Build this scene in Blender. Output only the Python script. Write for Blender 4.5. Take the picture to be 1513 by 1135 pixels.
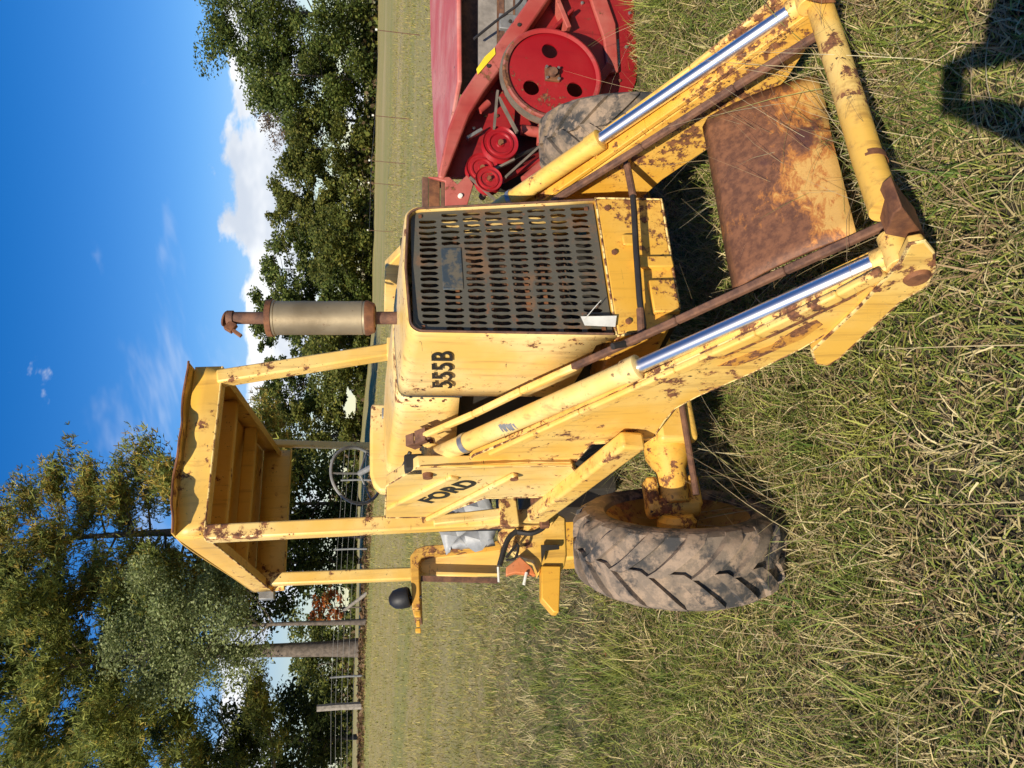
import bpy, bmesh, math, random
import numpy as np
from mathutils import Vector, Matrix, noise as mnoise

for o in list(bpy.data.objects): bpy.data.objects.remove(o)
scene = bpy.context.scene
COL = scene.collection
R = math.radians

# ------------------------------------------------------------------ camera
FPX, CAMH = 1137.0, 1.65
PITCH = math.atan((756.5 - 525) / FPX); ROLL = R(1.3)
fw = np.array([0, math.cos(PITCH), -math.sin(PITCH)]); r0 = np.array([1.0, 0, 0]); u0 = np.cross(r0, fw)
CR = r0 * math.cos(ROLL) + u0 * math.sin(ROLL); CU = np.cross(CR, fw)
CAM = np.array([0, 0, CAMH])
cd = bpy.data.cameras.new('camera'); cam = bpy.data.objects.new('camera', cd); COL.objects.link(cam)
cd.sensor_fit = 'HORIZONTAL'; cd.sensor_width = 36; cd.lens = 36 * FPX / 1513
cd.clip_start = .05; cd.clip_end = 5000
M3 = Matrix((-CU, CR, -fw)).transposed()          # the photograph is turned on its side: sky to the left
cam.matrix_world = Matrix.Translation(CAM) @ M3.to_4x4()
scene.camera = cam
scene.render.resolution_x, scene.render.resolution_y = 1024, 768

# ------------------------------------------------------------------ sun, sky, exposure
SUN_AZ, SUN_EL = R(24), R(38)                     # sun behind the camera and to its left
sdir = Vector((-math.sin(SUN_AZ) * math.cos(SUN_EL), -math.cos(SUN_AZ) * math.cos(SUN_EL), math.sin(SUN_EL)))
sl = bpy.data.lights.new('sun', 'SUN'); sl.energy = 4.6; sl.angle = R(.53); sl.color = (1, .90, .73)
so = bpy.data.objects.new('sun', sl); COL.objects.link(so)
so.rotation_euler = sdir.to_track_quat('Z', 'Y').to_euler()
so.location = (0, -5, 20)

w = bpy.data.worlds.new('World'); scene.world = w; w.use_nodes = True
nt = w.node_tree; nt.nodes.clear()
def wn(t, **k):
    n = nt.nodes.new(t)
    for a, b in k.items(): setattr(n, a, b)
    return n
def wmath(op, a, b=None, clamp=False):
    n = nt.nodes.new('ShaderNodeMath'); n.operation = op; n.use_clamp = clamp
    for i, v in enumerate((a, b)):
        if v is None: continue
        if isinstance(v, (int, float)): n.inputs[i].default_value = v
        else: nt.links.new(v, n.inputs[i])
    return n.outputs[0]
sky = wn('ShaderNodeTexSky', sky_type='NISHITA'); sky.sun_disc = False
sky.sun_elevation = SUN_EL; sky.sun_rotation = math.pi + SUN_AZ
sky.air_density = 1.0; sky.dust_density = .05; sky.ozone_density = 2.2
hs = wn('ShaderNodeHueSaturation'); hs.inputs['Saturation'].default_value = 1.48; hs.inputs['Value'].default_value = .90; hs.inputs['Hue'].default_value = .513
nt.links.new(sky.outputs[0], hs.inputs['Color'])
tc = wn('ShaderNodeTexCoord'); sep = wn('ShaderNodeSeparateXYZ'); nt.links.new(tc.outputs['Generated'], sep.inputs[0])
el = wmath('ARCSINE', sep.outputs[2])
def wmap(sc, off=(0, 0, 0)):
    m = wn('ShaderNodeMapping'); m.inputs['Scale'].default_value = sc; m.inputs['Location'].default_value = off
    nt.links.new(tc.outputs['Generated'], m.inputs[0]); return m.outputs[0]
def wnoise(vec, sc, det=9, ro=.55, dist=0):
    n = wn('ShaderNodeTexNoise'); n.inputs['Scale'].default_value = sc; n.inputs['Detail'].default_value = det
    n.inputs['Roughness'].default_value = ro; n.inputs['Distortion'].default_value = dist
    nt.links.new(vec, n.inputs['Vector']); return n.outputs[0]
def wramp(v, a, b):
    n = wn('ShaderNodeMapRange', interpolation_type='SMOOTHSTEP'); n.inputs[1].default_value = a; n.inputs[2].default_value = b
    nt.links.new(v, n.inputs[0]); return n.outputs[0]
cn = wnoise(wmap((1, 1, 2.0), (.35, 0, .1)), 6.0, 6, .56, .15)
band = wmath('SUBTRACT', wmath('MULTIPLY', wramp(el, R(11.5), R(7.0)), .27), wmath('MULTIPLY', wramp(el, R(5.5), R(2.5)), .13))           # bank of cumulus low over the land, all round
cum = wramp(wmath('ADD', cn, band), .675, .745)
wn1 = wnoise(wmap((1, 1.5, 1.6), (2.2, .3, .9)), 3.1, 5, .62, .5)
wisp = wmath('MULTIPLY', wramp(wn1, .60, .84), .6)
cmask = wmath('MAXIMUM', cum, wisp)
shade = wramp(wnoise(wmap((1, 1, 2.0), (.35, .03, .16)), 6.0, 4, .55), .38, .62)
ccol = wn('ShaderNodeMix', data_type='RGBA'); ccol.inputs[6].default_value = (7.9, 8.0, 8.1, 1); ccol.inputs[7].default_value = (4.8, 5.3, 6.1, 1)
nt.links.new(shade, ccol.inputs[0])
mx = wn('ShaderNodeMix', data_type='RGBA'); nt.links.new(cmask, mx.inputs[0])
lowsky = wn('ShaderNodeMix', data_type='RGBA'); nt.links.new(wramp(el, R(1.0), R(11.0)), lowsky.inputs[0]); hs2 = wn('ShaderNodeHueSaturation'); hs2.inputs['Saturation'].default_value = .9; hs2.inputs['Value'].default_value = .62; hs2.inputs['Hue'].default_value = .53
nt.links.new(sky.outputs[0], hs2.inputs['Color']); nt.links.new(hs2.outputs[0], lowsky.inputs[6]); nt.links.new(hs.outputs[0], lowsky.inputs[7]); nt.links.new(lowsky.outputs[2], mx.inputs[6]); nt.links.new(ccol.outputs[2], mx.inputs[7])
bg = wn('ShaderNodeBackground'); bg.inputs[1].default_value = .10
nt.links.new(mx.outputs[2], bg.inputs[0]); wo = wn('ShaderNodeOutputWorld'); nt.links.new(bg.outputs[0], wo.inputs[0])
vs = scene.view_settings; vs.view_transform = 'Standard'; vs.look = 'None'; vs.exposure = .50; vs.gamma = 1; vs.use_curve_mapping = False

# ------------------------------------------------------------------ placing: photograph pixel -> point on a plane of the thing
def ray(x, y): return fw + CR * (1135 - y - 567.5) / FPX - CU * (x - 756.5) / FPX
class Frame:
    """local frame of a thing: x to the picture's right, y away from the viewer, z up"""
    def __init__(s, org, yaw, pitch=0, roll=0):
        s.o = np.array(org, float)
        Rv = np.array([math.cos(yaw), math.sin(yaw), 0]); F = np.array([math.sin(yaw), -math.cos(yaw), 0]); Zv = np.array([0, 0, 1.0])
        F2 = F * math.cos(pitch) + Zv * math.sin(pitch); Z2 = np.cross(Rv, -F2)
        s.x = Rv * math.cos(roll) + Z2 * math.sin(roll); s.z = Z2 * math.cos(roll) - Rv * math.sin(roll); s.y = -F2
    def mat(s): return Matrix.Translation(s.o) @ Matrix((s.x, s.y, s.z)).transposed().to_4x4()
    def px(s, x, y, ax, val):
        n = {'a': s.x, 'y': s.y, 'z': s.z}[ax]; d = ray(x, y)
        t = (val - (CAM - s.o) @ n) / (d @ n); q = CAM + t * d - s.o
        return Vector((q @ s.x, q @ s.y, q @ s.z))
    def ground(s, a, y): # local z of the level ground
        return -(a * s.x[2] + y * s.y[2]) / s.z[2]
def gpx(x, y, z=0.0):
    d = ray(x, y); q = CAM + d * ((z - CAMH) / d[2]); return Vector(q)

# ------------------------------------------------------------------ mesh helpers
def smooth_mesh(me, ang=35):
    me.polygons.foreach_set('use_smooth', [True] * len(me.polygons))
    me.set_sharp_from_angle(angle=R(ang))
class MB:
    def __init__(s): s.v = []; s.f = []; s.cuts = []
    def add(s, vs, fs):
        k = len(s.v); s.cuts.append((k, len(s.f))); s.v += [tuple(p) for p in vs]; s.f += [tuple(i + k for i in f) for f in fs]; return s
    def prism(s, pts, vec):
        pts = [Vector(p) for p in pts]; vec = Vector(vec); n = len(pts)
        nrm = Vector((0, 0, 0))
        for i in range(n):
            a, b = pts[i], pts[(i + 1) % n]; nrm += a.cross(b)
        if nrm.dot(vec) > 0: pts = pts[::-1]
        vs_ = pts + [p + vec for p in pts]
        fs = [tuple(range(n)), tuple(range(2 * n - 1, n - 1, -1))]
        fs += [(i, i + n, (i + 1) % n + n, (i + 1) % n) for i in range(n)]
        return s.add(vs_, fs)
    def box(s, c, d, rot=None):
        c = Vector(c); m = rot or Matrix.Identity(3)
        p = [c + m @ Vector((sx * d[0] / 2, sy * d[1] / 2, sz * d[2] / 2)) for sz in (-1, 1) for sy in (-1, 1) for sx in (-1, 1)]
        return s.add(p, [(0, 2, 3, 1), (4, 5, 7, 6), (0, 1, 5, 4), (2, 6, 7, 3), (0, 4, 6, 2), (1, 3, 7, 5)])
    def bar(s, p0, p1, wd, ht, side=(1, 0, 0)):
        p0 = Vector(p0); p1 = Vector(p1); d = (p1 - p0); sd = Vector(side); sd = (sd - d.normalized() * sd.dot(d.normalized())).normalized(); up = d.normalized().cross(sd)
        q = [sd * wd / 2 * i + up * ht / 2 * j for i, j in ((-1, -1), (1, -1), (1, 1), (-1, 1))]
        return s.prism([p0 + k for k in q], d)
    def tube(s, path, rad, seg=12, cap=True):
        path = [Vector(p) for p in path]; n = len(path)
        rads = rad if hasattr(rad, '__len__') else [rad] * n
        t0 = (path[1] - path[0]).normalized(); ref = Vector((0, 0, 1)) if abs(t0.z) < .9 else Vector((1, 0, 0))
        sd = t0.cross(ref).normalized(); vs_ = []
        for i, p in enumerate(path):
            t = (path[min(i + 1, n - 1)] - path[max(i - 1, 0)]).normalized()
            sd = (sd - t * sd.dot(t)).normalized(); up = t.cross(sd)
            for k in range(seg):
                a = 2 * math.pi * k / seg; vs_.append(p + (sd * math.cos(a) + up * math.sin(a)) * rads[i])
        fs = [(i * seg + k, i * seg + (k + 1) % seg, (i + 1) * seg + (k + 1) % seg, (i + 1) * seg + k) for i in range(n - 1) for k in range(seg)]
        if cap: fs += [tuple(range(seg))[::-1], tuple((n - 1) * seg + k for k in range(seg))]
        return s.add(vs_, fs)
    def lathe(s, prof, org, axis, seg=32):
        """prof: list of (along axis, radius)"""
        org = Vector(org); ax = Vector(axis).normalized(); ref = Vector((0, 0, 1)) if abs(ax.z) < .9 else Vector((1, 0, 0))
        sd = ax.cross(ref).normalized(); up = ax.cross(sd); vs_ = []; n = len(prof)
        for h, r in prof:
            for k in range(seg):
                a = 2 * math.pi * k / seg; vs_.append(org + ax * h + (sd * math.cos(a) + up * math.sin(a)) * max(r, 1e-4))
        fs = [(i * seg + k, i * seg + (k + 1) % seg, (i + 1) * seg + (k + 1) % seg, (i + 1) * seg + k) for i in range(n - 1) for k in range(seg)]
        return s.add(vs_, fs)
    def build_each(s, name, mat, parent=None, bevel=0, smooth=35, seg=2):
        out = []
        for i, (v0, f0) in enumerate(s.cuts):
            v1, f1 = s.cuts[i + 1] if i + 1 < len(s.cuts) else (len(s.v), len(s.f))
            m = MB(); m.add(s.v[v0:v1], [tuple(q - v0 for q in f) for f in s.f[f0:f1]]); out.append(m.build(name, mat, parent, bevel, smooth, seg))
        return out
    def build(s, name, mat, parent=None, bevel=0, smooth=35, seg=2):
        me = bpy.data.meshes.new(name); me.from_pydata(s.v, [], s.f); me.update()
        bm = bmesh.new(); bm.from_mesh(me); bmesh.ops.recalc_face_normals(bm, faces=bm.faces); bm.to_mesh(me); bm.free()
        if smooth: smooth_mesh(me, smooth)
        o = bpy.data.objects.new(name, me); COL.objects.link(o)
        me.materials.append(mat)
        if parent: o.parent = parent
        if bevel:
            m = o.modifiers.new('bevel', 'BEVEL'); m.width = bevel; m.segments = seg; m.limit_method = 'ANGLE'; m.angle_limit = R(40)
        return o
def bez(pts, n=8):
    """Catmull-Rom through pts"""
    P = [Vector(p) for p in pts]; P = [P[0] * 2 - P[1]] + P + [P[-1] * 2 - P[-2]]; out = []
    for i in range(1, len(P) - 2):
        for k in range(n):
            t = k / n; a, b, c, d = P[i - 1:i + 3]
            out.append(.5 * ((2 * b) + (c - a) * t + (2 * a - 5 * b + 4 * c - d) * t * t + (3 * b - a - 3 * c + d) * t ** 3))
    out.append(P[-2]); return out
def empty(name, mat, label, cat, group=None):
    o = bpy.data.objects.new(name, None); COL.objects.link(o); o.matrix_world = mat; o.empty_display_size = .2
    o['label'] = label; o['category'] = cat
    if group: o['group'] = group
    return o
def tag(o, label, cat, group=None):
    o['label'] = label; o['category'] = cat
    if group: o['group'] = group
    return o
def plate2d(name, loops, thick, mat, parent, basis):
    """flat plate with holes: loops of 2-D points, first one the outline; basis = 4x4 local placing"""
    cu = bpy.data.curves.new(name, 'CURVE'); cu.dimensions = '2D'; cu.fill_mode = 'BOTH'; cu.extrude = thick / 2
    for lp in loops:
        sp = cu.splines.new('POLY'); sp.points.add(len(lp) - 1); sp.use_cyclic_u = True
        for p, q in zip(sp.points, lp): p.co = (q[0], q[1], 0, 1)
    return _curve_to_mesh(name, cu, mat, parent, basis)
def _curve_to_mesh(name, cu, mat, parent, basis):
    tmp = bpy.data.objects.new('tmp', cu); COL.objects.link(tmp)
    bpy.context.view_layer.update()
    me = bpy.data.meshes.new_from_object(tmp.evaluated_get(bpy.context.evaluated_depsgraph_get()))
    bpy.data.objects.remove(tmp); bpy.data.curves.remove(cu)
    me.name = name; me.transform(basis); me.materials.clear(); me.materials.append(mat)
    o = bpy.data.objects.new(name, me); COL.objects.link(o)
    if parent: o.parent = parent
    return o
def lettering(name, txt, size, bold, mat, parent, org, xdir, ydir, xs=1.0):
    cu = bpy.data.curves.new(name, 'FONT'); cu.body = txt; cu.size = size; cu.offset = bold; cu.extrude = .0012; cu.align_x = 'CENTER'; cu.align_y = 'CENTER'; cu.space_character = 1.08
    x = Vector(xdir).normalized(); y = Vector(ydir); y = (y - x * y.dot(x)).normalized(); z = x.cross(y)
    b = Matrix.Translation(Vector(org)) @ Matrix((x * xs, y, z)).transposed().to_4x4()
    return _curve_to_mesh(name, cu, mat, parent, b)
def circle(cx, cy, r, n=24): return [(cx + r * math.cos(2 * math.pi * k / n), cy + r * math.sin(2 * math.pi * k / n)) for k in range(n)]

# ------------------------------------------------------------------ materials
class NT:
    def __init__(s, name):
        s.m = bpy.data.materials.new(name); s.m.use_nodes = True; s.t = s.m.node_tree; s.t.nodes.clear()
        s.out = s.t.nodes.new('ShaderNodeOutputMaterial'); s.b = s.t.nodes.new('ShaderNodeBsdfPrincipled'); s.t.links.new(s.b.outputs[0], s.out.inputs[0])
        s.co = s.t.nodes.new('ShaderNodeTexCoord').outputs['Object']
    def link(s, a, b): s.t.links.new(a, b)
    def map(s, sc=(1, 1, 1), rot=(0, 0, 0), loc=(0, 0, 0)):
        n = s.t.nodes.new('ShaderNodeMapping'); n.inputs['Scale'].default_value = sc; n.inputs['Rotation'].default_value = rot; n.inputs['Location'].default_value = loc
        s.link(s.co, n.inputs[0]); return n.outputs[0]
    def noise(s, sc, det=6, ro=.6, vec=None, dist=0):
        n = s.t.nodes.new('ShaderNodeTexNoise'); n.inputs['Scale'].default_value = sc; n.inputs['Detail'].default_value = det; n.inputs['Roughness'].default_value = ro; n.inputs['Distortion'].default_value = dist
        s.link(vec if vec is not None else s.co, n.inputs['Vector']); return n.outputs[0]
    def voro(s, sc, vec=None, feature='F1'):
        n = s.t.nodes.new('ShaderNodeTexVoronoi'); n.feature = feature; n.inputs['Scale'].default_value = sc
        s.link(vec if vec is not None else s.co, n.inputs['Vector']); return n.outputs[0]
    def ramp(s, v, a, b, lo=0.0, hi=1.0, sm=True):
        n = s.t.nodes.new('ShaderNodeMapRange'); n.interpolation_type = 'SMOOTHSTEP' if sm else 'LINEAR'
        for i, q in enumerate((a, b, lo, hi)): n.inputs[i + 1].default_value = q
        s.link(v, n.inputs[0]); return n.outputs[0]
    def math(s, op, a, b=None):
        n = s.t.nodes.new('ShaderNodeMath'); n.operation = op
        for i, q in enumerate((a, b)):
            if q is None: continue
            if isinstance(q, (int, float)): n.inputs[i].default_value = q
            else: s.link(q, n.inputs[i])
        return n.outputs[0]
    def mix(s, f, a, b, mode='MIX'):
        n = s.t.nodes.new('ShaderNodeMix'); n.data_type = 'RGBA'; n.blend_type = mode
        for i, q in ((0, f), (6, a), (7, b)):
            if isinstance(q, (int, float)): n.inputs[i].default_value = q
            elif isinstance(q, tuple): n.inputs[i].default_value = (*q, 1) if len(q) == 3 else q
            else: s.link(q, n.inputs[i])
        return n.outputs[2]
    def done(s, col, rough, metal=0, bump=None, bs=.2, bd=.01):
        for k, q in (('Base Color', col), ('Roughness', rough), ('Metallic', metal)):
            if isinstance(q, (int, float)): s.b.inputs[k].default_value = q
            elif isinstance(q, tuple): s.b.inputs[k].default_value = (*q, 1)
            else: s.link(q, s.b.inputs[k])
        if bump is not None:
            n = s.t.nodes.new('ShaderNodeBump'); n.inputs['Strength'].default_value = bs; n.inputs['Distance'].default_value = bd
            s.link(bump, n.inputs['Height']); s.link(n.outputs[0], s.b.inputs['Normal'])
        return s.m
RUST_D, RUST_L = (.085, .032, .016), (.26, .105, .04)
def paint(name, base, faded, rust=.0, scale=9, rough=.42, dirt=.35, chips=.68):
    """weathered paint: fading, dirt streaks running down, rust spots in clusters, scratches, small chips"""
    t = NT(name)
    n2 = t.noise(2.1, 4, .6)
    c = t.mix(t.ramp(n2, .36, .64), base, faded)
    streak = t.noise(1, 4, .7, t.map((24, 24, 1.7)))
    c = t.mix(t.math('MULTIPLY', t.ramp(streak, .50, .78), dirt), c, (base[0] * .36, base[1] * .30, base[2] * .5))
    n1 = t.noise(scale * 1.8, 6, .72)
    fac = t.math('ADD', n1, t.math('MULTIPLY', t.math('SUBTRACT', n2, .5), .75))
    th = .70 - rust * .30
    halo = t.ramp(fac, th - .08, th + .02); core = t.ramp(fac, th - .008, th + .02)
    c = t.mix(t.math('MULTIPLY', halo, .5), c, (base[0] * .62, base[1] * .42, base[2] * .5))
    rc = t.mix(t.ramp(t.noise(44, 4, .7), .35, .65), RUST_D, RUST_L)
    c = t.mix(core, c, rc)
    scr = t.math('MULTIPLY', t.ramp(t.noise(1, 3, .7, t.map((3.2, 6, 70), (R(24), R(8), 0)), 1.2), .69, .71), t.ramp(n1, .46, .56))
    ch = t.math('MULTIPLY', t.ramp(t.noise(50, 3, .55), chips, chips + .02), t.ramp(n2, .44, .60))
    c = t.mix(t.math('MAXIMUM', scr, ch), c, (.055, .030, .018))
    ro = t.ramp(core, 0, 1, rough, .85)
    h = t.math('ADD', t.math('MULTIPLY', core, -.5), t.math('MULTIPLY', n1, .3))
    h = t.math('ADD', h, t.math('MULTIPLY', t.noise(3.6, 1, .5), 1.6))
    return t.done(c, ro, 0, h, .4, .007)
def rusty(name, d=RUST_D, l=RUST_L, sc=14, rough=.8, extra=None):
    t = NT(name); c = t.mix(t.ramp(t.noise(sc, 8, .7), .3, .7), d, l)
    if extra: c = t.mix(t.ramp(t.noise(sc * .6, 6, .7), .55, .66), c, extra)
    return t.done(c, rough, 0, t.noise(60, 5, .65), .4, .004)
def plain(name, col, rough=.6, metal=0, var=.25, sc=12, bs=.2):
    t = NT(name); c = t.mix(t.ramp(t.noise(sc, 6, .65), .3, .7), tuple(v * (1 - var) for v in col), tuple(min(1, v * (1 + var)) for v in col))
    return t.done(c, rough, metal, t.noise(55, 4, .6), bs, .004)
YB, YF = (.75, .45, .09), (.79, .58, .22)
m_yel = paint('yellow_paint', (.74, .43, .075), (.78, .54, .17), .33, 9, .48, .7, .645)
m_yelc = paint('yellow_paint_faded', (.77, .48, .115), (.81, .60, .25), .12, 8, .44, .6, .65)
m_post = paint('post_paint', (.75, .45, .09), (.79, .56, .19), .20, 7, .44, .5, .66)
m_yelr = paint('yellow_paint_rusting', (.70, .37, .04), (.74, .44, .09), .40, 12, .52, .5, .64)
m_rope = paint('canopy_paint', (.70, .40, .06), (.74, .47, .11), .16, 7, .45, .55, .68)
m_streak = paint('rusted_patch', (.60, .30, .05), (.55, .25, .05), .80, 10, .6, .6, .6)
def edge_mat():
    t = NT('worn_edge_paint'); c = t.mix(t.ramp(t.noise(16, 6, .7), .46, .54), YF, t.mix(t.ramp(t.noise(60, 3, .6), .4, .6), RUST_D, RUST_L)); return t.done(c, .7)
m_edge = edge_mat()
m_rim = paint('shaded_grimy_rim_paint', (.34, .19, .035), (.26, .14, .03), .45, 9, .65, .6, .62)  # dirty rim paint, darkened so the dish's shade is in its colour
m_rust = rusty('rust'); m_rustp = rusty('rust_pipe', (.07, .035, .025), (.21, .10, .055), 20)
m_black = plain('black_rubber', (.012, .012, .013), .55); m_hose = plain('hose', (.022, .02, .019), .6)
m_dark = plain('engine_grime', (.022, .018, .013), .8, 0, .5, 6)
m_chrome = plain('chrome_rod', (.90, .87, .82), .32, 1, .05, 5, .02)
m_steel = plain('bare_steel', (.42, .40, .37), .38, .8, .2, 9)
m_grey = plain('grey_metal', (.23, .23, .22), .5, .3)
m_ink = plain('decal_black', (.012, .012, .012), .5)
m_white = plain('pale_tag', (.72, .70, .62), .7, 0, .12)
m_red = paint('red_paint', (.25, .006, .010), (.31, .020, .020), .14, 10, .5, .6, .66)
m_redf = paint('faded_red_paint', (.36, .045, .035), (.44, .12, .09), .12, 8, .55, .25, .72)
m_redt = paint('sun_bleached_red', (.50, .10, .08), (.58, .24, .19), .06, 8, .6, .3, .72)
m_redl = paint('red_pulley_paint', (.30, .006, .012), (.34, .016, .02), .10, 14, .35, .3, .70)
m_rimw = paint('worn_red_rim', (.36, .02, .02), (.30, .14, .10), .45, 8, .6)
m_belt = plain('drive_belt', (.16, .13, .10), .8)
m_sticker = plain('yellow_sticker', (.85, .62, .03), .5, 0, .08)
m_orange = paint('orange_plastic', (.60, .17, .05), (.62, .26, .12), .12)

def tan_rust():
    t = NT('rust_streaked_plate')
    n = t.noise(1, 8, .74, t.map((16, 34, 34), (0, R(28), R(20))), .4); big = t.noise(2.6, 3, .5)
    sp = t.t.nodes.new('ShaderNodeSeparateXYZ'); t.link(t.co, sp.inputs[0])
    gr = t.math('MULTIPLY', t.math('SUBTRACT', sp.outputs[2], .27), 1.15)        # sheet has rusted through its paint from its upper edge down
    fac = t.math('ADD', t.math('ADD', t.math('MULTIPLY', n, .8), gr), t.math('MULTIPLY', t.math('SUBTRACT', big, .42), .9))
    c = t.mix(t.ramp(fac, .30, .40), (.62, .36, .10), (.47, .18, .04))
    c = t.mix(t.ramp(fac, .38, .50), c, t.mix(t.ramp(t.noise(34, 5, .7), .35, .65), (.12, .05, .026), (.24, .10, .045)))
    c = t.mix(t.ramp(t.noise(5, 4, .6), .62, .72), c, (.10, .04, .03))
    return t.done(c, .62, 0, t.math('ADD', t.noise(40, 6, .7), n), .4, .004)
m_plate = tan_rust()
def grille_mat():
    t = NT('grille_metal'); n = t.noise(7, 8, .65)
    c = t.mix(t.ramp(n, .5, .66), (.105, .096, .072), (.20, .115, .06)); c = t.mix(t.ramp(t.noise(24, 6, .7), .60, .70), c, (.22, .10, .05))
    return t.done(c, .62, .2, t.noise(50, 4, .6), .3, .004)
m_grille = grille_mat()
def emblem_mat():
    t = NT('emblem_plate'); c = t.mix(t.ramp(t.noise(28, 6, .7), .42, .6), (.045, .062, .075), (.15, .125, .085))
    return t.done(c, .5, .2, t.noise(60, 4), .3, .003)
m_emblem = emblem_mat()
def muffler_mat():
    t = NT('muffler_tin'); c = t.mix(t.ramp(t.noise(3, 5, .6), .35, .7), (.34, .27, .165), (.20, .15, .085)); c = t.mix(t.ramp(t.noise(26, 7, .7), .60, .72), c, (.16, .085, .04))
    return t.done(c, .55, .5, t.noise(40, 4), .2, .004)
m_muff = muffler_mat()
def tyre_mat():
    t = NT('muddy_tyre'); n = t.noise(5, 6, .62)
    c = t.mix(t.ramp(n, .44, .56), (.040, .039, .038), (.18, .138, .10)); c = t.mix(t.ramp(t.noise(13, 6, .7), .46, .62), c, (.29, .21, .145))
    return t.done(c, .9, 0, t.noise(45, 6, .7), .5, .005)
m_tyre = tyre_mat()
def rad_mat():
    t = NT('radiator_core'); c = t.mix(t.ramp(t.noise(9, 6, .7), .4, .65), (.03, .018, .010), (.13, .06, .028))
    return t.done(c, .8, 0, t.noise(1, 2, .5, t.map((3, 3, 160))), .6, .006)
m_rad = rad_mat()
def vcol_mat(name, rough=.7, trans=0.0, spec=.3, tint=None):
    t = NT(name); a = t.t.nodes.new('ShaderNodeAttribute'); a.attribute_name = 'col'
    t.done(a.outputs['Color'], rough); t.b.inputs['Specular IOR Level'].default_value = spec
    if trans:
        tr = t.t.nodes.new('ShaderNodeBsdfTranslucent'); t.link(a.outputs['Color'], tr.inputs[0])
        mxs = t.t.nodes.new('ShaderNodeMixShader'); mxs.inputs[0].default_value = trans
        t.link(t.b.outputs[0], mxs.inputs[1]); t.link(tr.outputs[0], mxs.inputs[2]); t.link(mxs.outputs[0], t.out.inputs[0])
    return t.m
m_leaf = vcol_mat('foliage', .6, .45, .25); m_grass = vcol_mat('grass_blades', .65, .22, .3)
m_bark = plain('bark', (.12, .095, .075), .9, 0, .4, 6, .6)
m_wood = plain('weathered_wood', (.24, .21, .175), .85, 0, .3, 10, .4)

# ------------------------------------------------------------------ ground
def sstep(a, b, x): t = np.clip((x - a) / (b - a), 0, 1); return t * t * (3 - 2 * t)
def terrain(x, y):
    x = np.asarray(x, float); y = np.asarray(y, float)
    z = 1.0 * sstep(12, 40, y) * sstep(8, -10, x)
    amp = sstep(1.5, 9, np.hypot(x, y))
    z = z + amp * .05 * np.sin(x * .45 + 1.3) * np.sin(y * .37 + .4) + .012 * np.sin(x * 2.3 + .7) * np.sin(y * 2.9)
    return z
def tz(x, y): return float(terrain(x, y))
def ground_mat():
    t = NT('field_grass_ground')
    fine = t.noise(26, 8, .75); mid = t.noise(2.2, 6, .65); far = t.noise(1, 5, .6, t.map((.035, .30, 1)))
    c = t.mix(t.ramp(fine, .3, .7), (.18, .155, .036), (.40, .325, .11))
    c = t.mix(t.math('MULTIPLY', t.ramp(mid, .42, .62), .7), c, (.34, .275, .14))
    c = t.mix(t.math('MULTIPLY', t.ramp(far, .45, .62), .55), c, (.19, .21, .05))
    c = t.mix(t.math('MULTIPLY', t.ramp(t.noise(1, 4, .6, t.map((.02, .17, 1), (0, 0, 0), (3, 7, 0))), .5, .66), .6), c, (.40, .32, .16))
    sp = t.t.nodes.new('ShaderNodeSeparateXYZ'); t.link(t.co, sp.inputs[0])
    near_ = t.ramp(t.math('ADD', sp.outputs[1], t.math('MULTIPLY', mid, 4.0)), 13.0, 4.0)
    shaded_soil = t.mix(t.ramp(fine, .35, .65), (.030, .026, .013), (.085, .070, .035))  # near ground darkened: shade between the grass blades is put into its colour
    c = t.mix(near_, c, shaded_soil)
    return t.done(c, .95, 0, fine, .8, .05)
gx = np.sinh(np.linspace(-6.1, 6.1, 170)) * 3.2; gy = np.sinh(np.linspace(-4.6, 6.1, 170)) * 3.2
X, Y = np.meshgrid(gx, gy); Zg = terrain(X, Y)
me = bpy.data.meshes.new('ground'); nx, ny = len(gx), len(gy)
vv = np.stack([X, Y, Zg], -1).reshape(-1, 3); idx = np.arange(nx * ny).reshape(ny, nx)
ff = np.stack([idx[:-1, :-1], idx[:-1, 1:], idx[1:, 1:], idx[1:, :-1]], -1).reshape(-1, 4)
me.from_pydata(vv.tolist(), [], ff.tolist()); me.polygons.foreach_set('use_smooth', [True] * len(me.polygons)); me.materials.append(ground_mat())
g = bpy.data.objects.new('ground', me); COL.objects.link(g); g['kind'] = 'structure'

# ------------------------------------------------------------------ the yellow backhoe loader (nose up: it sits low at the back)
T = Frame((.503, 2.703, 0), R(26.3), R(6.4), R(.5))
def A(x, y, a): return T.px(x, y, 'a', a)
def B(x, y, b): return T.px(x, y, 'y', -b)
def mirror(ps): return [Vector((-p.x, p.y, p.z)) for p in ps]
bh = empty('backhoe_loader', T.mat(), 'old yellow backhoe loader with rusty roof canopy, nose grille and lowered loader arms', 'backhoe')

# --- chassis and engine
k = MB(); k.box((0, 1.35, .66), (.40, 2.5, .40)); k.box((0, .8, 1.06), (.44, 1.2, .56)); k.box((0, 2.3, .52), (.62, 1.0, .30))
k.build('chassis', m_dark, bh, .01)

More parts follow.
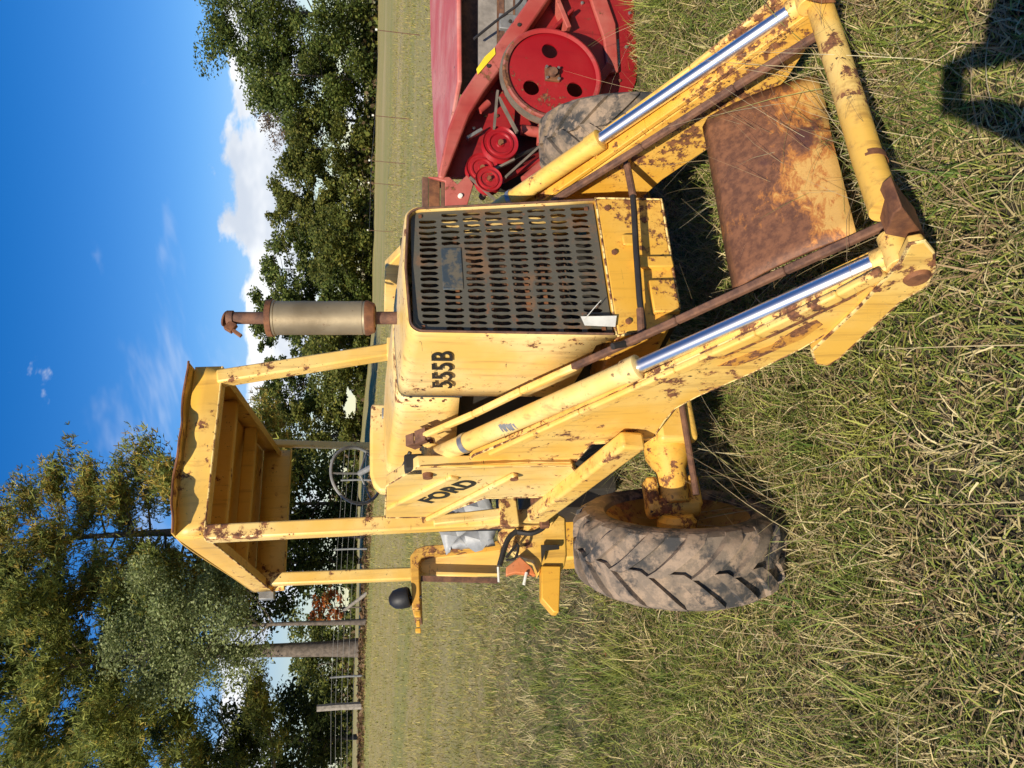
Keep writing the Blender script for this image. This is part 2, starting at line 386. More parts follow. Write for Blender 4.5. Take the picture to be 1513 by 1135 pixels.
# --- hood
def hw(z): return .281 + .036 * (1.47 - z) / .72
def section(y, ztop, zbot, inset=0.0, wide=0.0, rc=.05):
    pts = []; zt = ztop - inset; 
    hwz = lambda z: hw(z) + wide - inset
    for z in np.linspace(zbot, zt - rc, 5): pts.append((-hwz(z), z))
    for q in range(1, 7):
        an = math.pi / 2 * q / 6; cx = -hwz(zt - rc) + rc; pts.append((cx - rc * math.cos(an), zt - rc + rc * math.sin(an)))
    n = len(pts); pts.append((0, zt + .012)); pts += [(-x, z) for x, z in pts[:n][::-1]]
    return [Vector((x, y, z)) for x, z in pts]
def loft(secs, close=False):
    m = MB(); n = len(secs[0]); v = [p for s_ in secs for p in s_]
    f = [(i * n + j, i * n + j + 1, (i + 1) * n + j + 1, (i + 1) * n + j) for i in range(len(secs) - 1) for j in range(n - 1)]
    m.add(v, f); return m
def ztop(y): return 1.488 + .118 * y
secs = [section(.05, ztop(0), .742, .016), section(.004, ztop(0), .742, .013), section(-.002, ztop(0), .742, .007), section(.010, ztop(0), .742, 0)]
secs += [section(y, ztop(y), .80 + .1 * y, 0, .003 * math.sin(y * 9)) for y in (.06, .12, .2, .28, .36, .44, .515)]
hood = loft(secs).build('hood', m_yelc, bh, 0, 50)
sm = hood.modifiers.new('thick', 'SOLIDIFY'); sm.thickness = .006; sm.offset = -1
sec2 = [section(y, ztop(y) + .002, 1.285 + .02 * y, 0, .003 + .02 * (y - .5)) for y in (.523, .7, .9, 1.1, 1.3, 1.42)]
sec2.append(section(1.46, ztop(1.46) - .03, 1.30, .02, .02))
hr = loft(sec2).build('rear_hood', m_yelc, bh, 0, 50)
sm = hr.modifiers.new('thick', 'SOLIDIFY'); sm.thickness = .006; sm.offset = -1
# seam line of dark rubber between the hood halves, and rubber strip round the grille
k = MB(); k.tube([p + Vector((0, 0, -.004)) for p in section(.519, ztop(.519), 1.29, .003)], .004, 6); k.build('hood_seam', m_black, hood)
gz0, gz1 = .748, 1.466
k = MB(); rim = [Vector((s * hw(z) - s * .022, -.002, z)) for s, z in ((-1, gz0),)] 
pth = section(-.002, ztop(0), .75, .013); k.tube(pth, .0045, 6); k.build('grille_surround', m_rustp, hood)
# perforated grille: eight rows of upright slots
def gx_(x, z): return x * (hw(z) - .016) / .254
out = []
for x, z in [(-.254, gz0), (.254, gz0)] + [(.254, gz1 - .04)] + [(0.254 - .04 * (1 - math.cos(t)), gz1 - .04 + .04 * math.sin(t)) for t in np.linspace(.3, 1.57, 5)] + [(-0.254 + .04 * (1 - math.cos(t)), gz1 - .04 + .04 * math.sin(t)) for t in np.linspace(1.57, .3, 5)] + [(-.254, gz1 - .04)]:
    out.append((gx_(x, z), z))
rg = random.Random(4); loops = [out]
rows, cols = 8, 20; rp = (gz1 - gz0 - .04) / rows
for r_ in range(rows):
    zc = gz1 - .022 - rp * (r_ + .5)
    for c_ in range(cols):
        xc = (c_ - (cols - 1) / 2) * .0248
        if r_ == 1 and 7 <= c_ <= 13: continue
        if r_ == 0 and (c_ in (0, cols - 1)): continue
        w2 = .0092 + rg.uniform(-.0012, .001); h2 = rp * .395 + rg.uniform(-.003, .002); bend = rg.uniform(-.004, .004); zc2 = zc
        lp = []
        for dx, dz in ((-w2, -h2 + w2), (-w2 * .5, -h2), (w2 * .5, -h2), (w2, -h2 + w2), (w2 + bend, 0), (w2, h2 - w2), (w2 * .5, h2), (-w2 * .5, h2), (-w2, h2 - w2), (-w2 + bend, 0)):
            lp.append((gx_(xc, zc2 + dz) + dx, zc2 + dz))
        loops.append(lp)
GB = Matrix.Translation((0, .022, 0)) @ Matrix(((1, 0, 0), (0, 0, -1), (0, 1, 0))).to_4x4()
plate2d('grille', loops, .006, m_grille, hood, GB)
k = MB(); k.box((.005, .018, gz1 - .022 - rp * 1.5), (.185, .006, rp * .90)); k.build('emblem', m_emblem, hood, .003)
k = MB()
for s_ in (-1, 1): k.box((s_ * .273, .016, .78), (.014, .008, .014)); k.box((s_ * .245, .016, 1.43), (.012, .008, .012))
k.build_each('grille_bolt', m_rust, hood)
k = MB(); k.box((0, .20, 1.09), (.50, .07, .68)); k.build('radiator', m_rad, bh)
k = MB(); 
for i in range(9): k.box((-.0, .155, .82 + i * .068), (.50, .012, .016))
k.build_each('radiator_bar', m_rust, bh)
# black slot vents and marks on the side
def side_x(y, z): return -(hw(z) + .0045)
txc = A(655, 546, -.292); 
lettering('model_number', '555B', .112, .0012, m_ink, hood, (-.2945 - .004, txc.y, txc.z), (.02, -1, 0), (.05, 0, 1), 1.22)

# --- lower nose casting
k = MB(); k.prism([(-.31, .0, .742), (.315, .0, .742), (.305, .0, .47), (-.20, .0, .485), (-.285, .0, .55)], (0, .5, 0))
nose = k.build('nose_casting', m_yelr, bh, .012)
k = MB(); k.box((-.005, -.006, .56), (.05, .03, .15)); k.box((.10, -.008, .64), (.05, .02, .05)); k.box((-.16, -.01, .545), (.14, .03, .10)); k.build_each('tow_block', m_yelr, nose, .006)
k = MB()
for x, z in ((-.255, .69), (.26, .70), (.05, .70), (.02, .52), (.2, .56)): k.lathe([(0, .0), (0, .012), (.01, .012), (.012, 0)], (x, .001, z), (0, -1, 0), 6)
k.build_each('nose_bolt', m_rust, nose)

# --- muffler
mb = A(600, 470, 0.0); my = .34
def on_m(px): return B(px, 470, -my)
k = MB(); c0 = on_m(555); c1 = on_m(393); ax = Vector((c1.x - c0.x, 0, c1.z - c0.z)); hh = ax.length; ax.normalize()
prof = [(-.0, .03), (.006, .052), (.02, .066), (.035, .069), (.05, .066)] + [(.05 + (hh - .09) * i / 6, .0685 - .001 * (i % 2)) for i in range(7)] + [(hh - .038, .071), (hh - .012, .072), (hh - .008, .066), (hh, .03)]
muf = k.lathe(prof, c0, ax, 36).build('muffler', m_muff, bh, 0, 40)
k = MB(); k.lathe([(hh - .03, .0715), (hh - .028, .0745), (hh - .006, .0745), (hh - .004, .068)], c0, ax, 36); k.lathe([(.0, .05), (.004, .060), (.03, .0705), (.04, .0702)], c0, ax, 36); k.build_each('end_band', m_rust, muf)
k = MB(); k.lathe([(-.19, .026), (.01, .026)], c0, ax, 20); k.build('lower_pipe', m_rustp, muf)
k = MB(); k.lathe([(hh - .01, .0245), (hh + .125, .0245), (hh + .126, .030), (hh + .15, .030), (hh + .15, .02)], c0, ax, 20); k.build('upper_pipe', m_rustp, muf)
tp = c0 + ax * (hh + .15)
k = MB(); k.lathe([(-.004, .0), (-.004, .032), (.004, .032), (.004, 0)], tp + Vector((-.004, 0, .006)), (.35, .0, 1), 18); k.box(tp + Vector((-.045, -.005, -.018)), (.04, .022, .035), Matrix.Rotation(R(35), 3, 'Y')); k.box(tp + Vector((-.075, -.008, -.045)), (.045, .012, .014), Matrix.Rotation(R(-50), 3, 'Y')); k.build('rain_cap', m_rust, muf, .002)

# --- loader arms
AO = -.545
armpx = [(690, 684), (850, 684), (873, 657), (963, 651), (982, 622), (998, 604), (1029, 587), (1112, 551), (1184, 516), (1260, 470), (1335, 404), (1348, 392), (1335, 384), (1290, 408), (1130, 482), (1000, 541), (900, 587), (760, 650), (700, 674)]
tippx = [(1200, 520), (1206, 538), (1222, 541), (1240, 530), (1330, 447), (1368, 424), (1381, 398), (1380, 375), (1366, 358), (1345, 362), (1331, 389), (1270, 455)]
barrel = (A(646, 673, -.5), A(945, 541, -.5)); rod_end = A(1312, 375, -.5)
arm_o = [A(x, y, AO) for x, y in armpx]; tip_o = [A(x, y, AO - .016) for x, y in tippx]
rib_px = [(726, 671), (860, 610), (1000, 548), (1120, 494), (1240, 436), (1305, 402)]
rib = [A(x, y, AO - .008) for x, y in rib_px]
rail_u = [A(x, y, -.38) for x, y in ((612, 650), (700, 612), (770, 578), (852, 541))]; rail_l = [A(x, y, -.38) for x, y in ((846, 543), (1000, 474), (1160, 400), (1322, 326))]
pin_c = A(1352, 402, AO)
for side in (0, 1):
    mm = (lambda q: list(q)) if side == 0 else mirror
    s = 1 if side == 0 else -1
    k = MB(); k.prism(mm(arm_o), (s * .03, 0, 0)); arm = k.build('loader_arm', m_yel if side == 0 else m_yelr, bh, .006)
    k = MB(); k.prism(mm([p + Vector((.07, .02, -.045)) for p in arm_o[4:]]), (s * .02, 0, 0)); k.build('inner_plate', m_yelr, arm, .004)
    k = MB(); tops = [A(x, y, AO) for x, y in ((760, 642), (900, 579), (1000, 533), (1130, 474), (1300, 396))]
    for p, q in zip(tops[:-1], tops[1:]):
        P, Q = mm([p + Vector((.05, .02, -.065)), q + Vector((.05, .02, -.065))]); k.bar(P, Q, .085, .02)
    k.build('top_flange', m_yelr, arm, .003)
    k = MB(); 
    for p, q in zip(rib[:-1], rib[1:]):
        P, Q = mm([p, q]); k.bar(P, Q + (Q - P) * .002, .022, .044)
    k.build('rib', m_yel, arm, .008, seg=3)
    k = MB(); k.prism(mm(tip_o), (s * .03, 0, 0)); tipo = k.build('tip_plate', m_yel, arm, .005)
    k = MB(); P, = mm([pin_c]); k.lathe([(-.022, .0), (-.022, .030), (-.012, .036), (.10, .036), (.10, 0)], P + Vector((-.005 * s, 0, 0)), (s, 0, 0), 20); k.build('pin_boss', m_rust, tipo)
    for poly in ([(1052, 531), (1092, 509), (1150, 482), (1218, 450), (1268, 424), (1300, 404), (1306, 409), (1262, 440), (1208, 466), (1150, 494), (1098, 517), (1070, 530)], [(1060, 541), (1096, 526), (1140, 510), (1176, 487), (1206, 473), (1216, 480), (1186, 501), (1150, 516), (1112, 533), (1088, 541)]):
        k = MB(); k.prism(mm([A(x, y, AO - .002) for x, y in poly]), (s * .006, 0, 0)); k.build('rust_streak', m_streak, arm, 0)
    # lift cylinder
    P0, P1, P2 = mm([barrel[0], barrel[1], rod_end]); ax = (P1 - P0).normalized(); L = (P1 - P0).length
    k = MB(); k.lathe([(0, .0), (0, .030), (.012, .038), (L - .06, .038), (L - .058, .043), (L - .004, .043), (L, .036), (L, .0)], P0, ax, 28)
    cyl = k.build('lift_cylinder', m_yelc if side == 0 else m_yel, bh, 0, 35)
    k = MB(); k.lathe([(L - .02, .0245), ((P2 - P0).length - .01, .0245)], P0, ax, 24); k.build('chrome_rod', m_chrome, cyl)
    k = MB(); k.lathe([((P2 - P0).length - .045, .0), ((P2 - P0).length - .045, .033), ((P2 - P0).length + .0, .035), ((P2 - P0).length + .012, 0)], P0, ax, 16); k.lathe([(-.05, 0), (-.05, .036), (.05, .036), (.05, 0)], P2 + ax * .02, (1, 0, 0), 18); k.build('rod_eye', m_yel, cyl, .003)
    k = MB(); k.lathe([(-.05, 0), (-.05, .042), (.05, .042), (.05, 0)], P0 - ax * .035, (1, 0, 0), 20); k.bar(P0 - ax * .05, P0 + ax * .03, .05, .06); k.build('base_eye', m_yel, cyl, .004)
    k = MB(); k.lathe([(.16, .0385), (.16, .0415), (.185, .0415), (.185, .0385)], P0, ax, 24); k.build('clamp_band', m_steel, cyl)
    k = MB(); up = Vector((0, .75, .66)); k.tube([P0 + ax * .10 + up * .045, P0 + ax * (L - .07) + up * .047, P0 + ax * (L - .05) + up * .036], .007, 8); k.build('oil_line', m_rustp if side else m_yel, cyl)
    # levelling link along the top of the arm
    k = MB(); Q = mm(rail_u)
    for p, q in zip(Q[:-1], Q[1:]): k.bar(p, q, .028, .026)
    lk = k.build('levelling_link', m_yelc if side == 0 else m_yelr, bh, .008, seg=3)
    k = MB(); Q = mm(rail_l)
    for p, q in zip(Q[:-1], Q[1:]): k.bar(p, q, .026, .024); 
    k.build('rusty_end', m_rustp, lk, .006)
    br = mm([A(x, y, -.50) for x, y in ((1320, 316), (1333, 306), (1352, 332), (1368, 351), (1340, 353), (1308, 347))]); k = MB(); k.prism(br, (s * .10, 0, 0)); k.build('link_bracket', m_rust, lk, .004)
    k = MB(); c = A(612, 652, -.38); c2 = A(628, 672, -.42)
    P, Q = mm([c, c2]); k.box(P, (.05, .06, .045), Matrix.Rotation(R(-40), 3, 'X')); k.box(P + Vector((0, -.05, -.035)), (.06, .03, .06), Matrix.Rotation(R(-40), 3, 'X'))
    k.tube(bez([P + Vector((0, -.03, -.02)), P + Vector((-.02 * s, -.07, -.07)), Q + Vector((0, -.03, -.03)), Q + Vector((.01, .02, -.03))], 5), .009, 8); k.build('link_head', m_rustp, lk, .003)
# cross tube and curved rusty cover between the arms
t0, t1 = A(1316, 334, -.50), A(1208, -2, .50); dv = (t1 - t0)
k = MB(); k.tube([t0 + dv * .055, t0 + dv * .25 + Vector((0, 0, .004)), t0 + dv * .6, t1 + dv * .04], .041, 24); ct = k.build('cross_tube', m_yel, bh, 0, 50)
k = MB(); k.lathe([(0, .0415), (0, .0432), (.022, .0432), (.022, .0415)], t0 + dv * .22, dv, 24); k.build('weld_ring', m_rust, ct)
TL, TR_, BL, BR_ = A(1077, 431, -.36), A(1031, 180, .40), A(1264, 342, -.36), A(1206, 108, .40)
me_n, me_m = 15, 12; pv = []
for i in range(me_m):
    t = i / (me_m - 1)
    for j in range(me_n):
        q = j / (me_n - 1); p = TL.lerp(TR_, q).lerp(BL.lerp(BR_, q), t)
        bul = .018 * math.sin(math.pi * t) - .035 * max(0, .10 - t) / .10 + .004 * math.sin(q * 6 + t * 4)
        dent = -.035 * math.exp(-((q - .80) ** 2 / .02 + (t - 1.0) ** 2 / .03))
        pv.append(p + Vector((0, -.72, .69)) * (bul + dent))
k = MB(); k.add(pv, [(i * me_n + j, i * me_n + j + 1, (i + 1) * me_n + j + 1, (i + 1) * me_n + j) for i in range(me_m - 1) for j in range(me_n - 1)])
pl = k.build('arm_cover_plate', m_plate, bh, 0, 60); sm = pl.modifiers.new('thick', 'SOLIDIFY'); sm.thickness = .012; sm.offset = -1
# hydraulic hose looped across the nose
hp = [A(905, 512, -.40), B(948, 497, .05), B(945, 440, .06), B(940, 370, .062), B(935, 290, .06), B(926, 243, .06)]
k = MB(); k.tube(bez(hp, 6), .012, 10); hose = k.build('nose_hose', m_hose, bh)
k = MB(); k.tube([hp[-2] + Vector((-.0, -.002, .0)), hp[-1] + Vector((0, -.002, 0))], .0145, 10); k.tube([hp[1], hp[2].lerp(hp[1], .3)], .014, 10); k.build_each('hose_sleeve', m_rustp, hose)
hq = [hp[-1], A(918, 236, .44), A(880, 258, .44), A(832, 285, .43), A(800, 310, .42)]
k = MB(); k.tube(bez(hq, 6), .011, 10); k.build('return_hose', m_hose, hose)
k = MB(); P = Vector((-barrel[0].x, 0, 0)); 
for q in (.52,): 
    c = mirror([barrel[0].lerp(barrel[1], q)])[0]; k.lathe([(0, .0385), (0, .043), (.02, .043), (.02, .0385)], c, mirror([barrel[1] - barrel[0]])[0], 24)
k.build('hose_clip', m_steel, hose)

# --- loader towers with stiffeners
TWA = -.575
twp = [(571, 718), (617, 690), (844, 688), (852, 700), (812, 734), (716, 736), (640, 764), (569, 765)]
for side in (0, 1):
    mm = (lambda q: list(q)) if side == 0 else mirror
    s = 1 if side == 0 else -1
    k = MB(); k.prism(mm([A(x, y, TWA) for x, y in twp]), (s * .05, 0, 0)); tw = k.build('loader_tower', m_yelc, bh, .006)
    k = MB(); P, Q = mm([A(577, 752, TWA - .006), A(672, 705, TWA - .006)]); k.bar(P, Q, .022, .05); k.build('stiffener', m_yelc, tw, .008)
    k = MB(); P, Q = mm([A(632, 768, TWA - .012), A(762, 702, TWA - .012)]); k.bar(P, Q, .024, .032); k.build('stiffener', m_yelc, tw, .008)
    k = MB(); P, = mm([A(759, 700, TWA)]); k.lathe([(0, .018), (.028, .018), (.03, 0)], P, (-s, 0, 0), 8); P, = mm([A(632, 700, TWA)]); k.lathe([(0, .022), (.02, .02), (.022, 0)], P, (-s, 0, 0), 12); k.build_each('bolt', m_rust, tw)
    k = MB(); P, = mm([A(612, 686, -.54)]); k.box(P, (.07, .07, .08)); k.build('pivot_bracket', m_dark, tw, .01)
    if side == 0:
        f0, f1 = A(626, 742, TWA - .0015), A(700, 711, TWA - .0015); c = (f0 + f1) / 2
        lettering('maker_name', 'FORD', .122, .005, m_ink, tw, c, f1 - f0, A(640, 700, TWA) - A(640, 740, TWA), 1.0)
    # strut down to the axle
    k = MB(); P, Q = mm([A(792, 762, -.60), A(936, 650, -.60)]); k.bar(P, Q, .07, .10); k.build('diagonal_strut', m_yel, bh, .014, seg=3)
    P, = mm([A(905, 672, -.60)])

# --- front axle and steered wheels
AXY, WR = .50, .41
zc = T.ground(0, AXY) + .41
k = MB(); k.lathe([(-.80, .0), (-.80, .055), (-.66, .06), (-.60, .092), (-.2, .095), (.2, .095), (.60, .092), (.66, .06), (.80, .055), (.80, 0)], (0, AXY, zc), (1, 0, 0), 24); k.box((0, AXY, zc + .12), (.3, .26, .2))
axl = k.build('front_axle', m_yelr, bh, .006, 40)
k = MB(); k.box((-.35, AXY - .09, zc - .02), (.45, .07, .16)); k.build('axle_bracket', m_yel, axl, .02)
def make_tyre():
    """lug tyre, axis along x, centre at origin"""
    m = MB(); W = .19
    prof = [(-.150, .318), (-.172, .325), (-.186, .345), (-.190, .375), (-.184, .402), (-.168, .425), (-.12, .440), (-.06, .446), (0, .448), (.06, .446), (.12, .440), (.168, .425), (.184, .402), (.190, .375), (.186, .345), (.172, .325), (.150, .318)]
    m.lathe(prof, (0, 0, 0), (1, 0, 0), 72)
    nl = 17
    for sd in (-1, 1):
        for q in range(nl):
            a0 = 2 * math.pi * (q + (.5 if sd > 0 else 0)) / nl
            vs_ = []; fs = []; st = 7
            for i in range(st):
                t = i / (st - 1); x = sd * (-.012 + .194 * t); an = a0 + (.40 * t ** .85)
                rb = .444 - .03 * max(0, t - .72) / .28 - .025 * max(0, t - .9) / .1; h = .025 - .003 * t
                wdt = .036 + .014 * t
                for dw, dh in ((-1.12, -.012), (-.86, h), (.86, h), (1.12, -.012)):
                    aa = an + dw * wdt / .47; rr = rb + dh; vs_.append((x, -rr * math.sin(aa), rr * math.cos(aa)))
            for i in range(st - 1):
                for j in range(3): fs.append((i * 4 + j, i * 4 + j + 1, (i + 1) * 4 + j + 1, (i + 1) * 4 + j))
            fs += [(0, 1, 2, 3), tuple((st - 1) * 4 + j for j in (3, 2, 1, 0))]
            m.add(vs_, fs)
    return m
for side in (0, 1):
    s = -1 if side == 0 else 1
    wa = .935 if side == 0 else 1.02; wy = AXY - s * .06
    ctr = Vector((s * wa, wy, T.ground(s * wa, wy) + WR - .01))
    wm = Matrix.Translation(ctr) @ Matrix.Rotation(R(-31), 4, 'Z') @ Matrix.Rotation(R(11 * s + 40), 4, 'X') @ Matrix.Diagonal((.76, .87, .87, 1))
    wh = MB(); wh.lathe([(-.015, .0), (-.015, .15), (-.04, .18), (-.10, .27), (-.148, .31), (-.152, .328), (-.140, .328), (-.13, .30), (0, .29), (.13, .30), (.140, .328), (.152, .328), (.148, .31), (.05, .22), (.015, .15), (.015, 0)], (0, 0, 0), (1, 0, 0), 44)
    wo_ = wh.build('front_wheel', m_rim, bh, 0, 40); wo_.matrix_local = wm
    ty = make_tyre().build('tyre', m_tyre, wo_, 0, 32)
    k = MB(); k.lathe([(0, 0), (0, .075), (-s * .03, .085), (-s * .10, .09), (-s * .13, .07), (-s * .13, 0)], (-s * .02, 0, 0), (1, 0, 0), 24); k.build('hub', m_yelr, wo_, .004)
    k = MB()
    for q in range(8): an = q * math.pi / 4; k.lathe([(-.035, 0), (-.035, .011), (.035, .011), (.035, 0)], (0, .11 * math.cos(an), .11 * math.sin(an)), (1, 0, 0), 6)
    k.build_each('lug_nut', m_rust, wo_)
    # knuckle
    k = MB(); kc = Vector((s * .80, AXY, ctr.z)); k.tube([kc + Vector((0, .02, -.10)), kc + Vector((0, .02, .11))], .045, 16); k.box(kc + Vector((-s * .05, .02, .085)), (.13, .09, .045)); k.box(kc + Vector((-s * .05, .02, -.085)), (.13, .09, .045)); k.build('steering_knuckle', m_yelr, axl, .012)
    k = MB(); k.tube([kc + Vector((0, -.12, -.05)), Vector((s * .3, AXY - .14, zc - .05))], .013, 10); k.build('tie_rod', m_rustp, axl)

# --- roof canopy on four posts
FB, RB = -1.60, -2.87
posts = [[B(304, 789, FB), B(775, 766, FB)], [B(322, 560, FB), B(580, 519, FB)], [B(380, 857, RB), B(640, 847, RB)], [B(398, 655, RB), B(560, 660, RB)]]
k = MB()
for i, (p, q) in enumerate(posts):
    q2 = q + (q - p).normalized() * (.15 if i < 2 else .3)
    if i == 1:
        q2 = q.copy()
    k = MB(); k.bar(p, q2, .082 if i < 3 else .05, .082 if i < 2 else .072 if i < 3 else .05); k.build('canopy_post', m_post, bh, .012)
k = MB(); q = posts[1][1]; k.box(q + Vector((0, .0, -.12)), (.13, .12, .3)); k.build('post_foot', m_yelc, bh, .01)
fl, fr = B(256, 793, FB + .02), B(288, 543, FB + .02); rl = B(372, 872, RB - .10); rr_ = B(372, 640, RB - .10)
rl = Vector((fl.x - .015, rl.y, fl.z - .10)); rr_ = Vector((fr.x + .03, rr_.y, fr.z - .09))
nu, nv = 40, 10; tv = []
for j in range(nv + 1):
    t = j / nv
    for i in range(nu + 1):
        q = i / nu; p = fl.lerp(fr, q).lerp(rl.lerp(rr_, q), t)
        if j == 0: nz = mnoise.noise(Vector((q * 3.1, 1.7, 0))); n2_ = mnoise.noise(Vector((q * 9, 4.2, 0))); p = p + Vector((0, -.075 - .13 * nz * math.sin(q * math.pi) - .03 * n2_, .006 - .055 * nz - .016 * n2_))
        elif j < nv: p = p + Vector((0, 0, .02 * math.sin(q * math.pi) + .012 * math.sin(q * 14 + t * 5) * (1 - t)))
        tv.append(p)
k = MB(); k.add(tv, [(j * (nu + 1) + i, j * (nu + 1) + i + 1, (j + 1) * (nu + 1) + i + 1, (j + 1) * (nu + 1) + i) for j in range(nv) for i in range(nu)])
roof = k.build('canopy_roof', m_rope, bh, 0, 50); sm = roof.modifiers.new('thick', 'SOLIDIFY'); sm.thickness = .006; sm.offset = 1
k = MB(); lip = [p + Vector((0, -.001, -.001)) for p in tv[:nu + 1]]; k.tube(lip, .006, 6); k.build('rusted_lip', m_rust, roof)
def valance(p, q, drop0, drop1, inn, name, mat=m_rope, dent=.012):
    inn = Vector(inn); n = 16; v = []
    for i in range(n + 1):
        t = i / n; c = p.lerp(q, t); d = drop0 * (1 - t) + drop1 * t; wv = inn * dent / inn.length * math.sin(t * 9 + p.x * 3) * math.sin(t * math.pi)
        v += [c + Vector((0, 0, -.003)), c + Vector((0, 0, -d * .5)) + wv, c + Vector((0, 0, -d)), c + Vector((0, 0, -d)) + inn]
    m = MB(); m.add(v, [(i * 4 + j, i * 4 + j + 1, (i + 1) * 4 + j + 1, (i + 1) * 4 + j) for i in range(n) for j in range(3)])
    o = m.build(name, mat, roof, 0, 40); sm_ = o.modifiers.new('thick', 'SOLIDIFY'); sm_.thickness = .005; return o
fdrop = (fl - B(301, 798, FB + .02)).z
valance(fl, fr, fdrop, .15, (0, .07, 0), 'front_panel', m_rope, .02)
valance(fl, rl, fdrop, .12, (.05, 0, 0), 'side_panel'); valance(fr, rr_, .15, .12, (-.05, 0, 0), 'side_panel'); valance(rl, rr_, .20, .20, (0, -.05, 0), 'rear_panel')
k = MB()
for t, h in ((.34, .09), (.66, .08)):
    p = fl.lerp(rl, t); q = fr.lerp(rr_, t); k.bar(p + Vector((.01, 0, -h / 2 - .006)), q + Vector((-.01, 0, -h / 2 - .006)), h, .05, (0, 0, 1))
k.build_each('roof_beam', m_rope, roof, .008)
k = MB(); p = rl + Vector((-.02, .02, -.08)); k.box(p, (.06, .05, .10)); k.build('rear_lamp', m_grey, roof, .006)

# --- cowl, steering wheel, seat
cw = [B(x, y, -1.47) for x, y in ((548, 596), (546, 640), (546, 700), (551, 716), (560, 726), (574, 727), (600, 727), (600, 596))]
k = MB(); k.prism(cw, (0, .07, 0)); cowl = k.build('dash_cowl', m_yelc, bh, .018, seg=3)
p = B(572, 611, -1.45); k = MB(); k.box(p, (.06, .03, .055)); k.build('gauge_box', m_grey, cowl, .006)
k = MB(); k.box((-.05, 1.5, 1.25), (.5, .1, .5)); k.build('firewall', m_dark, bh, .01)
c = B(527, 702, -1.80); rx = Matrix.Rotation(R(-52), 3, 'X'); ring = [c + rx @ Vector((.165 * math.cos(t), .165 * math.sin(t), 0)) for t in np.linspace(0, 2 * math.pi, 41)]
k = MB(); k.tube(ring, .009, 8, False); sw = k.build('steering_wheel', m_grey, bh)
k = MB()
for an in (0.4, 2.5, 4.6): k.tube([c + rx @ Vector((0, 0, -.03)), c + rx @ Vector((.165 * math.cos(an), .165 * math.sin(an), 0))], .006, 6)
k.tube([c + rx @ Vector((0, 0, -.03)), c + rx @ Vector((0, 0, -.35))], .016, 10); k.build('steering_column', m_grey, sw)
rs = random.Random(9); c = B(692, 768, -2.05); sv = []; sf = []
for i in range(9):
    for j in range(9):
        sv.append(c + Vector(((i - 4) * .044, .02 * math.sin(i * 1.7 + j) + rs.uniform(-.012, .012) + (j - 4) * .012, (j - 4) * .036 + rs.uniform(-.006, .006))))
k = MB(); k.add(sv, [(i * 9 + j, i * 9 + j + 1, (i + 1) * 9 + j + 1, (i + 1) * 9 + j) for i in range(8) for j in range(8)])
st = k.build('seat_back', plain('pale_vinyl', (.30, .31, .32), .5, 0, .2), bh, 0, 25); sm = st.modifiers.new('thick', 'SOLIDIFY'); sm.thickness = .07; sm.offset = -1
k = MB(); k.box(c + Vector((.05, .1, -.24)), (.34, .4, .10)); k.build('seat_cushion', m_black, bh, .03)

m_fend = paint('fender_paint', (.62, .33, .05), (.66, .40, .09), .55, 8, .55, .6, .62)
# --- platform, tower post, fender and lamp
k = MB(); k.prism([B(x, y, -1.50) for x, y in ((737, 736), (763, 734), (768, 776), (740, 778))], (0, .07, 0)); k.build('tower_post', m_yel, bh, .008)
k = MB(); k.bar(B(640, 772, -1.56), B(742, 760, -1.56), .05, .09); k.build('side_rail', m_yelc, bh, .008)
FBm = -1.95
fr_px = [(736, 786), (768, 765), (800, 745), (836, 765), (838, 820), (834, 838), (800, 838), (796, 850), (790, 828), (768, 822), (742, 800)]
k = MB(); k.prism([B(x, y, -1.62) for x, y in fr_px], (0, .12, 0)); plat = k.build('platform_frame', m_yel, bh, .01)
k = MB(); k.prism([B(x, y, -1.60) for x, y in ((800, 836), (829, 836), (826, 905), (818, 905), (800, 884))], (0, .10, 0)); k.build('step', m_yelr, plat, .006)
k = MB(); k.prism([B(x, y, -1.598) for x, y in ((799, 806), (826, 806), (826, 812), (806, 814), (800, 834))], (0, -.012, 0)); k.build('step_slot', m_dark, plat)
k = MB(); k.prism([B(x, y, -1.57) for x, y in ((748, 838), (768, 822), (786, 838), (792, 850), (778, 848), (762, 846), (748, 850))], (0, .05, 0)); k.build('broken_guard', m_orange, plat, .005)
k = MB(); k.tube([B(736, 838, -1.56), B(737, 860, -1.56)], .006, 8); k.tube([B(778, 846, -1.56), B(774, 864, -1.56)], .008, 8); k.build_each('guard_stay', m_white, plat)
k = MB(); 
for pts_, r_ in (([(738, 836), (745, 812), (752, 795), (764, 784)], .014), ([(764, 786), (785, 788), (802, 780), (806, 770)], .014), ([(748, 824), (765, 804), (762, 824), (748, 828)], .007), ([(790, 738), (797, 748), (794, 764), (806, 768)], .012)):
    k.tube(bez([B(x, y, -1.53) for x, y in pts_], 6), r_, 8)
k.build_each('hydraulic_hose', m_hose, plat)
k = MB(); k.box(B(797, 742, -1.50), (.06, .05, .09)); k.box(B(804, 766, -1.50), (.10, .05, .05)); k.lathe([(0, .03), (.04, .026), (.05, 0)], B(796, 741, -1.47), (0, -1, 0), 12); k.build('valve', m_rust, plat, .008)
k = MB(); k.prism([B(x, y, -2.15) for x, y in ((612, 812), (742, 799), (738, 850), (640, 852), (622, 846))], (0, .04, 0)); fen = k.build('rear_fender', m_yelc, bh, .01)
k = MB(); tpx = [(606, 822), (609, 900), (621, 900), (619, 832), (623, 824), (634, 819), (742, 806), (742, 798), (628, 806), (614, 811)]; k.prism([B(x, y, -2.05) for x, y in tpx], (0, .55, 0)); k.build('fender_top', m_fend, fen, .006)
k = MB(); k.bar(B(622, 855, -2.08), B(736, 858, -2.08), .03, .016); k.build('fender_edge', m_rustp, fen)
